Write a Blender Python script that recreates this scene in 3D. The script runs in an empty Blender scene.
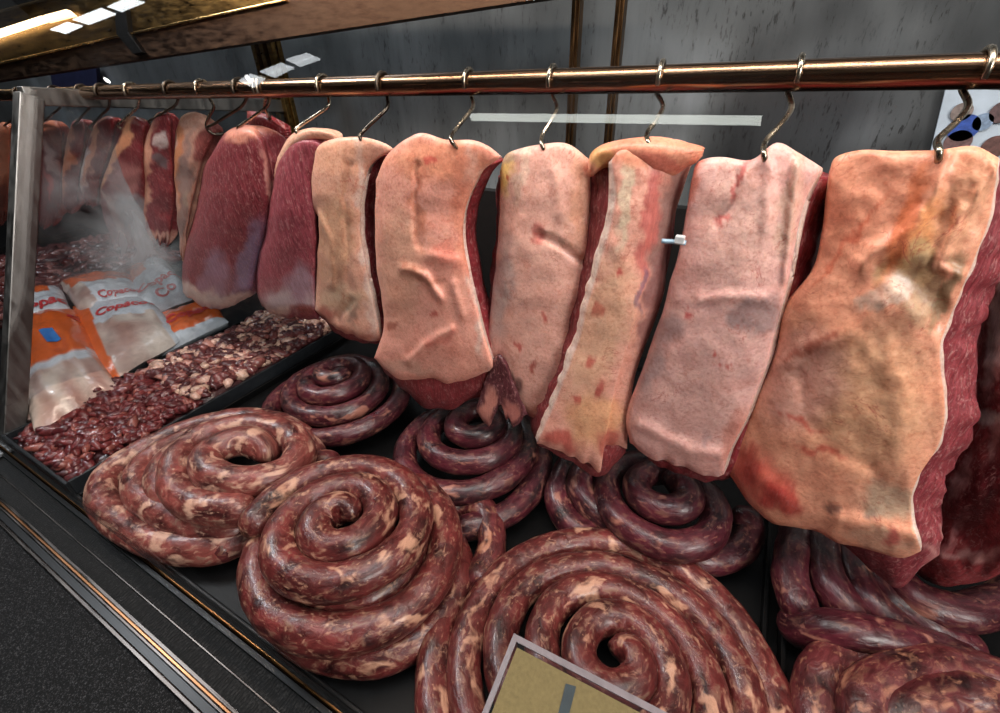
import bpy, math, random
import numpy as np
from mathutils import Vector, Matrix, noise

# ---------------------------------------------------------------- camera
W, H = 1000.0, 713.0
FOC = 450.0
CAMH = 0.6
_c = np.array([500.0, 356.5])
_vx = np.array([-432.0, 106.0]) - _c
_vy = np.array([(FOC * FOC + _vx[1] * (70 - 356.5)) / (-_vx[0]), 70 - 356.5])
_ex = -np.array([_vx[0], _vx[1], FOC]); _ex /= np.linalg.norm(_ex)
_ey = np.array([_vy[0], _vy[1], FOC]); _ey /= np.linalg.norm(_ey)
_ez = np.cross(_ex, _ey)
MW = np.array([_ex, _ey, _ez])
CAM = np.array([0.0, 0.0, CAMH])


def ray(px, py):
    return MW @ np.array([px - _c[0], py - _c[1], FOC])


def atz(px, py, z):
    d = ray(px, py)
    return CAM + d * ((z - CAMH) / d[2])


def aty(px, py, y):
    d = ray(px, py)
    return CAM + d * (y / d[1])


def atx(px, py, x):
    d = ray(px, py)
    return CAM + d * (x / d[0])


SC = bpy.context.scene
cam_d = bpy.data.cameras.new('camera')
cam = bpy.data.objects.new('camera', cam_d)
SC.collection.objects.link(cam)
cam_d.sensor_width = 36.0
cam_d.lens = FOC / W * 36.0
cam_d.clip_start = 0.01
r = Vector(MW @ np.array([1, 0, 0])); u = Vector(-(MW @ np.array([0, 1, 0]))); b = Vector(-(MW @ np.array([0, 0, 1])))
m = Matrix((r, u, b)).transposed().to_4x4()
m.translation = Vector(CAM)
cam.matrix_world = m
SC.camera = cam

# ---------------------------------------------------------------- world, exposure, big lights
SC.view_settings.view_transform = 'Standard'
SC.view_settings.look = 'None'
SC.view_settings.gamma = 1.0
SC.view_settings.use_curve_mapping = False
SC.view_settings.exposure = 0.3
wd = bpy.data.worlds.new('shop_light'); SC.world = wd; wd.use_nodes = True
wd.node_tree.nodes['Background'].inputs[0].default_value = (0.62, 0.70, 0.80, 1)
wd.node_tree.nodes['Background'].inputs[1].default_value = 0.3


def area(name, loc, target, sx, sy, power, col):
    l = bpy.data.lights.new(name, 'AREA'); l.shape = 'RECTANGLE'; l.size = sx; l.size_y = sy
    l.energy = power; l.color = col
    o = bpy.data.objects.new(name, l); SC.collection.objects.link(o)
    o.location = loc
    o.rotation_euler = (Vector(target) - Vector(loc)).to_track_quat('-Z', 'Y').to_euler()
    return o


area('case_tube_light', (-0.25, 0.34, 1.12), (-0.25, 0.46, 0.3), 2.4, 0.05, 11, (1.0, 0.82, 0.68))
area('added_key_light', (0.0, 0.0, 1.75), (0.0, 0.42, 0.3), 1.6, 0.30, 12, (0.92, 0.96, 1.0))  # unseen key light added above the camera to light the slab faces
area('added_fill_right', (2.1, -0.9, 1.55), (0.0, 0.45, 0.3), 0.8, 0.8, 48, (1.0, 0.95, 0.90))  # unseen fill light added to brighten slab fronts from the right
area('added_fill_left', (-2.6, 0.12, 2.5), (-0.8, 0.45, 0.2), 0.8, 0.4, 34, (0.86, 0.93, 1.0))  # unseen fill light added on the left, stands for no fixture

random.seed(7)
COL = SC.collection


# ---------------------------------------------------------------- object helpers
def s2l(c):
    c = c / 255.0
    return c / 12.92 if c <= 0.04045 else ((c + 0.055) / 1.055) ** 2.4


def rgb(r, g, b):
    return (s2l(r), s2l(g), s2l(b))


def mesh_obj(name, verts, faces, mat=None, parent=None, cols=None, smooth=True, attr2=None):
    me = bpy.data.meshes.new(name)
    me.from_pydata([tuple(map(float, v)) for v in verts], [], faces)
    me.validate()
    if smooth:
        me.polygons.foreach_set('use_smooth', [True] * len(me.polygons))
    if cols is not None:
        a = me.color_attributes.new('Col', 'FLOAT_COLOR', 'POINT')
        a.data.foreach_set('color', np.asarray(cols, dtype=np.float32).reshape(-1))
    if attr2 is not None:
        a = me.attributes.new('Along', 'FLOAT_VECTOR', 'POINT')
        a.data.foreach_set('vector', np.asarray(attr2, dtype=np.float32).reshape(-1))
    me.update()
    o = bpy.data.objects.new(name, me)
    COL.objects.link(o)
    if mat: me.materials.append(mat)
    if parent: o.parent = parent; o.matrix_parent_inverse = Matrix.Translation(-parent.location)
    return o


def tag(o, label, cat, group=None, kind=None):
    o['label'] = label; o['category'] = cat
    if group: o['group'] = group
    if kind: o['kind'] = kind
    return o


def thing(name, label, cat, loc, group=None):
    o = bpy.data.objects.new(name, None); COL.objects.link(o)
    o.empty_display_size = 0.02
    o.location = tuple(map(float, loc))
    return tag(o, label, cat, group)


class MB:
    def __init__(s): s.v = []; s.f = []; s.c = []

    def add(s, vs, fs, col=None):
        n = len(s.v); s.v += [tuple(map(float, q)) for q in vs]; s.f += [tuple(i + n for i in q) for q in fs]
        if col is not None: s.c += [tuple(col)] * len(vs)

    def box(s, x0, x1, y0, y1, z0, z1):
        vs = [(x, y, z) for z in (z0, z1) for y in (y0, y1) for x in (x0, x1)]
        s.add(vs, [(0, 2, 3, 1), (4, 5, 7, 6), (0, 1, 5, 4), (2, 6, 7, 3), (0, 4, 6, 2), (1, 3, 7, 5)])

    def prism(s, poly, off):
        """closed prism of a 3-D polygon pushed along off"""
        n = len(poly); off = np.array(off)
        vs = [np.array(p) for p in poly] + [np.array(p) + off for p in poly]
        s.add(vs, [tuple(range(n))[::-1], tuple(range(n, 2 * n))] + [(i, (i + 1) % n, n + (i + 1) % n, n + i) for i in range(n)])

    def obj(s, name, mat, parent=None, smooth=False, bevel=0):
        o = mesh_obj(name, s.v, s.f, mat, parent, s.c if s.c else None, smooth)
        if bevel:
            md = o.modifiers.new('bevel', 'BEVEL'); md.width = bevel; md.segments = 2; md.limit_method = 'ANGLE'
        return o


def frames(P):
    P = np.asarray(P); T = np.gradient(P, axis=0); T /= np.linalg.norm(T, axis=1)[:, None] + 1e-12
    up = np.array([0, 0, 1.0])
    if abs(T[0] @ up) > 0.9: up = np.array([0, 1.0, 0])
    n = np.cross(T[0], np.cross(up, T[0])); n /= np.linalg.norm(n)
    N = [n]
    for i in range(1, len(P)):
        n = N[-1] - T[i] * (N[-1] @ T[i]); n /= np.linalg.norm(n) + 1e-12; N.append(n)
    N = np.array(N); return T, N, np.cross(T, N)


def tube_data(P, R, seg=12, cap=True, lump=0.0, seed=0.0):
    P = np.asarray(P, float); n = len(P)
    R = np.full(n, R) if np.isscalar(R) else np.asarray(R)
    T, N, B = frames(P)
    L = np.r_[0, np.cumsum(np.linalg.norm(np.diff(P, axis=0), axis=1))]
    vs = []; al = []
    for i in range(n):
        for k in range(seg):
            a = 2 * math.pi * k / seg
            d = N[i] * math.cos(a) + B[i] * math.sin(a)
            rr = R[i]
            if lump:
                q = (P[i] + d * rr)
                rr *= 1 + lump * noise.noise(Vector(q * 28 + seed)) + lump * 0.35 * noise.noise(Vector(q * 90 + seed))
            vs.append(P[i] + d * rr)
            al.append((L[i], math.cos(a) * R[i], math.sin(a) * R[i]))
    fs = [(i * seg + k, i * seg + (k + 1) % seg, (i + 1) * seg + (k + 1) % seg, (i + 1) * seg + k) for i in range(n - 1) for k in range(seg)]
    if cap:
        a = len(vs); vs += [P[0], P[-1]]; al += [(0, 0, 0), (L[-1], 0, 0)]
        fs += [(a, (k + 1) % seg, k) for k in range(seg)]
        o = (n - 1) * seg
        fs += [(a + 1, o + k, o + (k + 1) % seg) for k in range(seg)]
    return vs, fs, al


def catmull(P, n=12):
    P = np.asarray(P, float); Q = np.vstack([2 * P[0] - P[1], P, 2 * P[-1] - P[-2]])
    out = []
    for i in range(1, len(Q) - 2):
        p0, p1, p2, p3 = Q[i - 1:i + 3]
        for t in np.linspace(0, 1, n, endpoint=False):
            out.append(0.5 * (2 * p1 + (p2 - p0) * t + (2 * p0 - 5 * p1 + 4 * p2 - p3) * t * t + (-p0 + 3 * p1 - 3 * p2 + p3) * t ** 3))
    out.append(Q[-2]); return np.array(out)


def resample(P, n):
    P = np.asarray(P, float)
    L = np.r_[0, np.cumsum(np.linalg.norm(np.diff(P, axis=0), axis=1))]
    t = np.linspace(0, L[-1], n)
    return np.stack([np.interp(t, L, P[:, k]) for k in range(P.shape[1])], 1)


# ---------------------------------------------------------------- materials
def new_mat(name):
    m = bpy.data.materials.new(name); m.use_nodes = True
    nt = m.node_tree; bs = nt.nodes['Principled BSDF']
    return m, nt, bs


def nd(nt, t, **kw):
    n = nt.nodes.new(t)
    for k, v in kw.items():
        if k in n.inputs: n.inputs[k].default_value = v
        else: setattr(n, k, v)
    return n


def ramp(nt, src, stops):
    n = nt.nodes.new('ShaderNodeValToRGB'); e = n.color_ramp.elements
    while len(e) < len(stops): e.new(0.5)
    for i, (p, c) in enumerate(stops):
        e[i].position = p; e[i].color = tuple(c) + (1,) if len(c) == 3 else c
    nt.links.new(src, n.inputs[0]); return n


def mixc(nt, fac, a, b, mode='MIX'):
    n = nt.nodes.new('ShaderNodeMix'); n.data_type = 'RGBA'; n.blend_type = mode
    for idx, v in ((0, fac), (6, a), (7, b)):
        if hasattr(v, 'is_linked') or hasattr(v, 'links'): nt.links.new(v, n.inputs[idx])
        else: n.inputs[idx].default_value = v if idx == 0 else tuple(v) + (1,)
    return n.outputs[2]


def mathn(nt, op, a, b=None):
    n = nt.nodes.new('ShaderNodeMath'); n.operation = op
    for i, v in ((0, a), (1, b)):
        if v is None: continue
        if hasattr(v, 'links'): nt.links.new(v, n.inputs[i])
        else: n.inputs[i].default_value = v
    return n.outputs[0]


def coords(nt, scale=(1, 1, 1), rot=(0, 0, 0), src='Object'):
    tc = nt.nodes.new('ShaderNodeTexCoord'); mp = nt.nodes.new('ShaderNodeMapping')
    mp.inputs['Scale'].default_value = scale; mp.inputs['Rotation'].default_value = rot
    nt.links.new(tc.outputs[src], mp.inputs[0]); return mp.outputs[0]


def noise_n(nt, vec, scale, detail=4, rough=0.55, dist=0.0):
    n = nt.nodes.new('ShaderNodeTexNoise'); nt.links.new(vec, n.inputs['Vector'])
    n.inputs['Scale'].default_value = scale; n.inputs['Detail'].default_value = detail
    n.inputs['Roughness'].default_value = rough; n.inputs['Distortion'].default_value = dist
    return n.outputs['Fac']


def bump(nt, bs, src, strength, dist=0.002, prev=None):
    n = nt.nodes.new('ShaderNodeBump'); n.inputs['Strength'].default_value = strength
    n.inputs['Distance'].default_value = dist; nt.links.new(src, n.inputs['Height'])
    if prev is not None: nt.links.new(prev, n.inputs['Normal'])
    nt.links.new(n.outputs[0], bs.inputs['Normal']); return n.outputs[0]


def plain(name, col, rough=0.5, metal=0.0, nscale=60, namt=0.25, bumps=0.0, coat=0.0, spec=0.5):
    m, nt, bs = new_mat(name); bs.inputs['Specular IOR Level'].default_value = spec
    v = coords(nt); f = noise_n(nt, v, nscale, 4)
    lo = tuple(c * (1 - namt) for c in col); hi = tuple(min(1, c * (1 + namt)) for c in col)
    rp = ramp(nt, f, [(0.3, lo), (0.7, hi)])
    nt.links.new(rp.outputs[0], bs.inputs['Base Color'])
    bs.inputs['Roughness'].default_value = rough; bs.inputs['Metallic'].default_value = metal
    bs.inputs['Coat Weight'].default_value = coat; bs.inputs['Coat Roughness'].default_value = 0.08
    if bumps: bump(nt, bs, f, bumps)
    return m


def sausage_mat(name, dark, mid, pale, fat_amt, seed):
    m, nt, bs = new_mat(name)
    tc = nt.nodes.new('ShaderNodeTexCoord'); at = nt.nodes.new('ShaderNodeAttribute'); at.attribute_name = 'Along'
    mp = nt.nodes.new('ShaderNodeMapping'); mp.inputs['Location'].default_value = (seed, seed * 2, 0)
    nt.links.new(at.outputs['Vector'], mp.inputs[0])
    mps = nt.nodes.new('ShaderNodeMapping'); mps.inputs['Scale'].default_value = (0.65, 1, 1)
    nt.links.new(mp.outputs[0], mps.inputs[0]); v = mps.outputs[0]
    n1 = noise_n(nt, v, 38, 3, 0.5, 0.6)
    n2 = noise_n(nt, v, 95, 5, 0.6, 0.8)
    n3 = noise_n(nt, v, 44, 2, 0.45, 0.7)
    n4 = noise_n(nt, v, 170, 4, 0.6, 0.5)
    base = ramp(nt, n1, [(0.32, dark), (0.52, mid), (0.72, tuple(min(1, c * 1.55) for c in mid))])
    # lean mottling
    mot = ramp(nt, n2, [(0.35, (0.45, 0.40, 0.42)), (0.62, (1.25, 1.2, 1.2))])
    c = mixc(nt, 0.75, base.outputs[0], mot.outputs[0], 'MULTIPLY')
    # pinkish marbling
    pk = ramp(nt, n2, [(0.54, (0, 0, 0)), (0.66, (0.75, 0.75, 0.75))])
    c = mixc(nt, pk.outputs[0], c, tuple(p * 0.42 for p in pale))
    # fat chunks
    ft = ramp(nt, mathn(nt, 'ADD', mathn(nt, 'MULTIPLY', n3, 0.8), mathn(nt, 'MULTIPLY', n2, 0.2)), [(0.635 - fat_amt, (0, 0, 0)), (0.72 - fat_amt, (0.8, 0.8, 0.8))])
    c = mixc(nt, ft.outputs[0], c, mixc(nt, n2, pale, tuple(min(1, p * 1.25) for p in pale)))
    fl = ramp(nt, n4, [(0.58, (0, 0, 0)), (0.70, (0.55, 0.55, 0.55))])
    c = mixc(nt, fl.outputs[0], c, pale)
    nt.links.new(c, bs.inputs['Base Color'])
    rg = ramp(nt, n2, [(0.3, (0.26,) * 3), (0.7, (0.46,) * 3)])
    nt.links.new(rg.outputs[0], bs.inputs['Roughness'])
    bs.inputs['Coat Weight'].default_value = 0.22; bs.inputs['Coat Roughness'].default_value = 0.18
    bs.inputs['Specular IOR Level'].default_value = 0.45
    pr = bump(nt, bs, n2, 0.5, 0.0035)
    bump(nt, bs, noise_n(nt, v, 320, 3), 0.25, 0.001, pr)
    return m


S_pale = sausage_mat('casing_pale_pork', rgb(66, 30, 30), rgb(128, 66, 60), rgb(204, 160, 138), 0.09, 1.0)
S_red = sausage_mat('casing_red_pork', rgb(46, 17, 18), rgb(100, 42, 40), rgb(196, 148, 122), 0.05, 4.0)
S_dark = sausage_mat('casing_dark_pork', rgb(36, 13, 19), rgb(78, 29, 38), rgb(160, 106, 90), 0.03, 9.0)
S_mid = sausage_mat('casing_mid_pork', rgb(44, 18, 20), rgb(96, 42, 44), rgb(182, 126, 100), 0.055, 15.0)


def meat_mat():
    m, nt, bs = new_mat('raw_meat')
    at = nt.nodes.new('ShaderNodeAttribute'); at.attribute_name = 'Col'
    v = coords(nt)
    vs = coords(nt, scale=(1.0, 1.0, 0.10), rot=(0.0, 0.05, 0.0)); vm_ = coords(nt, scale=(1.0, 1.0, 0.45), rot=(0.0, 0.5, 0.0))
    lean = at.outputs['Alpha']; col = at.outputs['Color']
    # lean fibre and marbling
    fib = noise_n(nt, vs, 330, 4, 0.6, 0.6)
    mar = noise_n(nt, vm_, 260, 5, 0.70, 1.0)
    lm = ramp(nt, fib, [(0.34, (0.66, 0.58, 0.60)), (0.50, (0.97, 0.95, 0.95)), (0.66, (1.35, 1.5, 1.5))])
    lc = mixc(nt, 1.0, col, lm.outputs[0], 'MULTIPLY')
    ms = ramp(nt, mar, [(0.53, (0, 0, 0)), (0.66, (0.6, 0.6, 0.6))])
    lc = mixc(nt, ms.outputs[0], lc, rgb(206, 150, 146))
    # fat variation: soft blotches, pink flush, thin veins
    f1 = noise_n(nt, v, 22, 4, 0.6, 0.4)
    f2 = noise_n(nt, v, 75, 6, 0.62, 0.8)
    fm = ramp(nt, f1, [(0.30, (0.94, 0.84, 0.82)), (0.55, (1.0, 1.0, 1.0)), (0.75, (1.06, 1.06, 1.03))])
    fc = mixc(nt, 1.0, col, fm.outputs[0], 'MULTIPLY')
    fm2 = ramp(nt, f2, [(0.32, (0.86, 0.76, 0.74)), (0.5, (1, 1, 1)), (0.72, (1.05, 1.05, 1.04))])
    fc = mixc(nt, 0.8, fc, fm2.outputs[0], 'MULTIPLY')
    f3 = noise_n(nt, v, 260, 5, 0.65, 0.6)
    fm3 = ramp(nt, f3, [(0.34, (0.84, 0.72, 0.70)), (0.5, (1, 1, 1)), (0.66, (1.10, 1.12, 1.12))])
    fc = mixc(nt, 0.9, fc, fm3.outputs[0], 'MULTIPLY')
    vn = noise_n(nt, v, 17, 5, 0.6, 1.6)
    vd = mathn(nt, 'ABSOLUTE', mathn(nt, 'SUBTRACT', vn, 0.5))
    vr = ramp(nt, vd, [(0.0, (0.7, 0.7, 0.7)), (0.009, (0, 0, 0))])
    gate = ramp(nt, f1, [(0.50, (0, 0, 0)), (0.64, (1, 1, 1))])
    vm = mathn(nt, 'MULTIPLY', vr.outputs[0], gate.outputs[0])
    fc = mixc(nt, vm, fc, rgb(188, 70, 66))
    c = mixc(nt, lean, fc, lc)
    nt.links.new(c, bs.inputs['Base Color'])
    rg = ramp(nt, f3, [(0.35, (0.30,) * 3), (0.65, (0.55,) * 3)]); nt.links.new(rg.outputs[0], bs.inputs['Roughness'])
    bs.inputs['Specular IOR Level'].default_value = 0.45
    bs.inputs['Coat Weight'].default_value = 0.12; bs.inputs['Coat Roughness'].default_value = 0.2
    bs.inputs['Subsurface Weight'].default_value = 0.12
    bs.inputs['Subsurface Radius'].default_value = (0.010, 0.004, 0.002)
    bs.inputs['Subsurface Scale'].default_value = 1.0
    h = mixc(nt, lean, mixc(nt, 0.5, f2, noise_n(nt, v, 220, 4)), mixc(nt, 0.5, fib, mar))
    bump(nt, bs, h, 0.45, 0.0020)
    return m


MEAT = meat_mat()


def streak_metal(name, a, b, rough=0.28, scale=(1, 60, 60), metal=1.0):
    m, nt, bs = new_mat(name)
    v = coords(nt, scale=scale); f = noise_n(nt, v, 6, 5, 0.6)
    rp = ramp(nt, f, [(0.3, a), (0.7, b)])
    nt.links.new(rp.outputs[0], bs.inputs['Base Color'])
    bs.inputs['Metallic'].default_value = metal
    rr = ramp(nt, f, [(0.3, (rough * 0.7,) * 3), (0.7, (rough * 1.4,) * 3)])
    nt.links.new(rr.outputs[0], bs.inputs['Roughness'])
    return m


RAILM = streak_metal('rail_steel', rgb(112, 84, 64), rgb(160, 128, 102), 0.22)
STEEL = streak_metal('hook_steel', rgb(158, 148, 132), rgb(186, 176, 158), 0.25, (14, 14, 4))
HOOKDK = streak_metal('hook_dark_steel', rgb(84, 76, 68), rgb(108, 98, 88), 0.35, (14, 14, 4))
ALU = streak_metal('frame_aluminium', rgb(128, 127, 125), rgb(146, 145, 143), 0.42, (12, 12, 2))
BRONZE = streak_metal('bronze_post', rgb(70, 52, 34), rgb(112, 84, 54), 0.35, (30, 30, 3))
BROWN = streak_metal('brown_hood_metal', rgb(60, 44, 36), rgb(96, 74, 58), 0.45, (4, 20, 20))
GOLD = streak_metal('gold_hood_metal', rgb(92, 70, 38), rgb(140, 112, 64), 0.35, (4, 20, 20))
CHROME = streak_metal('ledge_trim_steel', rgb(52, 48, 46), rgb(92, 86, 82), 0.3, (2, 50, 50))
BLACKP = plain('black_tray_plastic', rgb(10, 10, 11), 0.45, 0, 90, 0.3, 0.1, 0, 0.2)
GREYP = plain('grey_tray_rim', rgb(34, 37, 41), 0.42, 0, 90, 0.25, 0.1, 0, 0.35)
BLACKG = plain('black_gloss', rgb(11, 11, 12), 0.35, 0, 90, 0.3, 0.0, 0.0, 0.3)
DARK = plain('dark_cabinet', rgb(22, 20, 20), 0.5)


def granite():
    m, nt, bs = new_mat('black_granite')
    v = coords(nt); f = noise_n(nt, v, 620, 2, 0.7); g = noise_n(nt, v, 240, 3, 0.7)
    a = ramp(nt, f, [(0.54, rgb(8, 8, 9)), (0.66, rgb(66, 66, 68))])
    b = ramp(nt, g, [(0.4, (0.5, 0.5, 0.5)), (0.6, (1.1, 1.1, 1.1))])
    nt.links.new(mixc(nt, 1.0, a.outputs[0], b.outputs[0], 'MULTIPLY'), bs.inputs['Base Color'])
    bs.inputs['Roughness'].default_value = 0.7; bs.inputs['Specular IOR Level'].default_value = 0.15
    bump(nt, bs, f, 0.5, 0.001)
    return m


def ribbed():
    m, nt, bs = new_mat('ribbed_rubber')
    v = coords(nt, scale=(1, 1, 1)); f = noise_n(nt, v, 420, 2, 0.6)
    w = nt.nodes.new('ShaderNodeTexWave'); w.inputs['Scale'].default_value = 70; w.inputs['Distortion'].default_value = 5
    w.inputs['Detail'].default_value = 3; nt.links.new(v, w.inputs['Vector'])
    a = ramp(nt, f, [(0.5, rgb(8, 8, 8)), (0.7, rgb(40, 40, 40))])
    nt.links.new(a.outputs[0], bs.inputs['Base Color']); bs.inputs['Roughness'].default_value = 0.6; bs.inputs['Specular IOR Level'].default_value = 0.15
    bump(nt, bs, w.outputs['Fac'], 0.5, 0.001); return m


def glass(name, tint=(1, 1, 1), ior=1.5, fog=0.0, fogcol=(0.6, 0.65, 0.68), rough=0.0, fogscale=2.0, fogc=None):
    m, nt, bs = new_mat(name)
    nt.nodes.remove(bs); out = nt.nodes['Material Output']
    tr = nt.nodes.new('ShaderNodeBsdfTransparent'); tr.inputs[0].default_value = tuple(tint) + (1,)
    gl = nt.nodes.new('ShaderNodeBsdfGlossy'); gl.inputs['Roughness'].default_value = rough
    # two-sided Schlick reflectance so both faces of a thin pane mirror alike
    ge = nt.nodes.new('ShaderNodeNewGeometry'); dt = nt.nodes.new('ShaderNodeVectorMath'); dt.operation = 'DOT_PRODUCT'
    nt.links.new(ge.outputs['Normal'], dt.inputs[0]); nt.links.new(ge.outputs['Incoming'], dt.inputs[1])
    om = mathn(nt, 'SUBTRACT', 1.0, mathn(nt, 'ABSOLUTE', dt.outputs['Value']))
    f0 = ((ior - 1) / (ior + 1)) ** 2
    frv = mathn(nt, 'ADD', mathn(nt, 'MULTIPLY', mathn(nt, 'POWER', om, 5.0), 1 - f0), f0)
    mx = nt.nodes.new('ShaderNodeMixShader')
    nt.links.new(frv, mx.inputs[0]); nt.links.new(tr.outputs[0], mx.inputs[1]); nt.links.new(gl.outputs[0], mx.inputs[2])
    last = mx.outputs[0]
    if fog > 0:
        df = nt.nodes.new('ShaderNodeBsdfDiffuse'); df.inputs[0].default_value = tuple(fogcol) + (1,)
        v = coords(nt); f = noise_n(nt, v, fogscale, 4, 0.55, 0.8)
        rp = ramp(nt, f, [(0.36, (0, 0, 0)), (0.62, (fog,) * 3)])
        if fogc:
            ds = nt.nodes.new('ShaderNodeVectorMath'); ds.operation = 'DISTANCE'; nt.links.new(v, ds.inputs[0]); ds.inputs[1].default_value = fogc
            mk = ramp(nt, ds.outputs['Value'], [(0.04, (1, 1, 1)), (0.20, (0.05,) * 3)])
            rp = ramp(nt, mathn(nt, 'MULTIPLY', rp.outputs[0], mk.outputs[0]), [(0, (0, 0, 0)), (1, (1, 1, 1))])
        m2 = nt.nodes.new('ShaderNodeMixShader')
        nt.links.new(rp.outputs[0], m2.inputs[0]); nt.links.new(last, m2.inputs[1]); nt.links.new(df.outputs[0], m2.inputs[2])
        last = m2.outputs[0]
    nt.links.new(last, out.inputs[0]); return m


def emit(name, col, s):
    m, nt, bs = new_mat(name)
    bs.inputs['Base Color'].default_value = (0.8, 0.8, 0.8, 1)
    bs.inputs['Emission Color'].default_value = tuple(col) + (1,); bs.inputs['Emission Strength'].default_value = s
    return m


def backwall_mat():
    m, nt, bs = new_mat('misted_rear_glass')
    v = coords(nt); vs = coords(nt, scale=(9, 9, 1.6)); vd = coords(nt, scale=(60, 60, 16))
    big = noise_n(nt, v, 2.6, 3, 0.5, 0.3); st = noise_n(nt, vs, 2.4, 5, 0.6, 0.5); dr = noise_n(nt, vd, 3.2, 4, 0.7)
    a = ramp(nt, big, [(0.35, rgb(66, 70, 72)), (0.55, rgb(104, 108, 110)), (0.7, rgb(138, 145, 150))])
    b = ramp(nt, st, [(0.33, (0.70, 0.70, 0.70)), (0.6, (1.05, 1.05, 1.05))])
    c = mixc(nt, 0.7, a.outputs[0], b.outputs[0], 'MULTIPLY')
    gate = ramp(nt, st, [(0.42, (1, 1, 1)), (0.55, (0, 0, 0))])
    dm = ramp(nt, dr, [(0.56, (0, 0, 0)), (0.64, (0.75, 0.75, 0.75))])
    c = mixc(nt, mathn(nt, 'MULTIPLY', gate.outputs[0], dm.outputs[0]), c, rgb(34, 32, 32))
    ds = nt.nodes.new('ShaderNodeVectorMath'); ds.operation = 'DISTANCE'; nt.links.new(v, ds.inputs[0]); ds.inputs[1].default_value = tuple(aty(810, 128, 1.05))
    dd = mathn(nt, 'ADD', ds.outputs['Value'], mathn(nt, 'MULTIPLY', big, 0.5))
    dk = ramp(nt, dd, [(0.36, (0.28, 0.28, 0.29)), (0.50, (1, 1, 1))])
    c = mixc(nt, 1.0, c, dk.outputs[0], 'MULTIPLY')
    nt.links.new(c, bs.inputs['Base Color'])
    bs.inputs['Roughness'].default_value = 0.3; bs.inputs['Coat Weight'].default_value = 0.5
    bs.inputs['Coat Roughness'].default_value = 0.12
    return m


# ================================================================= THE SETTING
def struct(o):
    o['kind'] = 'structure'; return o


# rear wall: misted upper half and dark cabinet lower half
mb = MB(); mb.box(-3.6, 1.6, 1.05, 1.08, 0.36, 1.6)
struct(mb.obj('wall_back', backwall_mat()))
mb = MB(); mb.box(-3.6, 1.6, 1.02, 1.08, -0.06, 0.36)
struct(mb.obj('trim_1', DARK))
mb = MB(); mb.box(-3.65, -3.6, 0.1, 1.08, -0.06, 1.6)
struct(mb.obj('trim_2', DARK))
mb = MB(); mb.box(-12, 4, -4.5, 2.4, 3.12, 3.16)
struct(mb.obj('ceiling', plain('shop_ceiling', rgb(70, 72, 76), 0.8)))
SHOPW = plain('shop_wall_paint', rgb(84, 84, 86), 0.8, 0, 3, 0.2)
mb = MB(); mb.box(-12.1, -12, -4.5, 2.4, -0.95, 3.16); struct(mb.obj('wall_left', SHOPW))
mb = MB(); mb.box(4, 4.1, -4.5, 2.4, -0.95, 3.16); struct(mb.obj('wall_right', SHOPW))
mb = MB(); mb.box(-12, 4, -4.6, -4.5, -0.95, 3.16); struct(mb.obj('wall_front', SHOPW))
mb = MB(); mb.box(-12, 4, 2.4, 2.5, -0.95, 3.16); struct(mb.obj('wall_rear', SHOPW))
mb = MB(); mb.box(-12, 4, -4.5, 2.4, -0.95, -0.9)
struct(mb.obj('floor', plain('shop_floor', rgb(88, 84, 80), 0.5, 0, 8, 0.2)))

# display counter: deck, granite shelf, trims
base = thing('display_counter', 'black refrigerated display counter with speckled shelf and steel trimmed front ledge', 'display counter', (-0.9, 0.1, -0.05))
mb = MB(); mb.box(-3.6, 1.4, 0.098, 1.02, -0.05, -0.012); mb.obj('deck', BLACKP, base)
mb = MB(); mb.box(-3.6, 1.4, -0.5, 0.018, -0.05, -0.004); mb.obj('granite_shelf', granite(), base)
mb = MB(); mb.box(-3.6, 1.4, 0.044, 0.060, -0.05, -0.006); mb.box(-3.6, 1.4, 0.060, 0.088, -0.05, -0.006)
mb.obj('ribbed_strip', ribbed(), base)


def bar_x(y0, y1, z0, z1, name, mat, par, bev=0.0015):
    mb = MB(); mb.box(-3.6, 1.4, y0, y1, z0, z1); return mb.obj(name, mat, par, bevel=bev)


bar_x(0.018, 0.024, -0.05, 0.002, 'trim_strip', CHROME, base)
bar_x(0.024, 0.033, -0.05, -0.003, 'trim_groove', BLACKG, base, 0.0005)
COPT = streak_metal('copper_trim', rgb(96, 66, 44), rgb(140, 100, 70), 0.3, (2, 50, 50))
bar_x(0.033, 0.036, -0.05, 0.002, 'trim_strip', CHROME, base, .0005)
bar_x(0.036, 0.040, -0.05, 0.004, 'trim_strip', COPT, base, .001)
bar_x(0.040, 0.044, -0.05, 0.002, 'trim_strip', CHROME, base, .0005)
bar_x(0.0645, 0.0665, -0.03, -0.003, 'trim_strip', CHROME, base, 0.0004)
bar_x(0.088, 0.0945, -0.05, 0.001, 'trim_groove', BLACKG, base, 0.0005)
bar_x(0.0960, 0.100, -0.05, 0.005, 'trim_strip', streak_metal('orange_reflection_trim', rgb(96, 66, 40), rgb(150, 108, 66), 0.3, (2, 50, 50)), base)  # orange reflection along the ledge edge put into the strip's metal colour
mb = MB()
mb.box(-1.26, -1.175, 0.04, 0.092, -0.003, 0.004)
for k in range(3): mb.box(-1.245 + k * 0.024, -1.235 + k * 0.024, 0.045, 0.085, 0.004, 0.010)
tag(mb.obj('hinge_plate', plain('grey_hinge_metal', rgb(150, 154, 158), 0.4, 0.6), bevel=0.001), 'small grey metal hinge plate on the front ledge below the framed glass', 'hinge')


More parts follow.
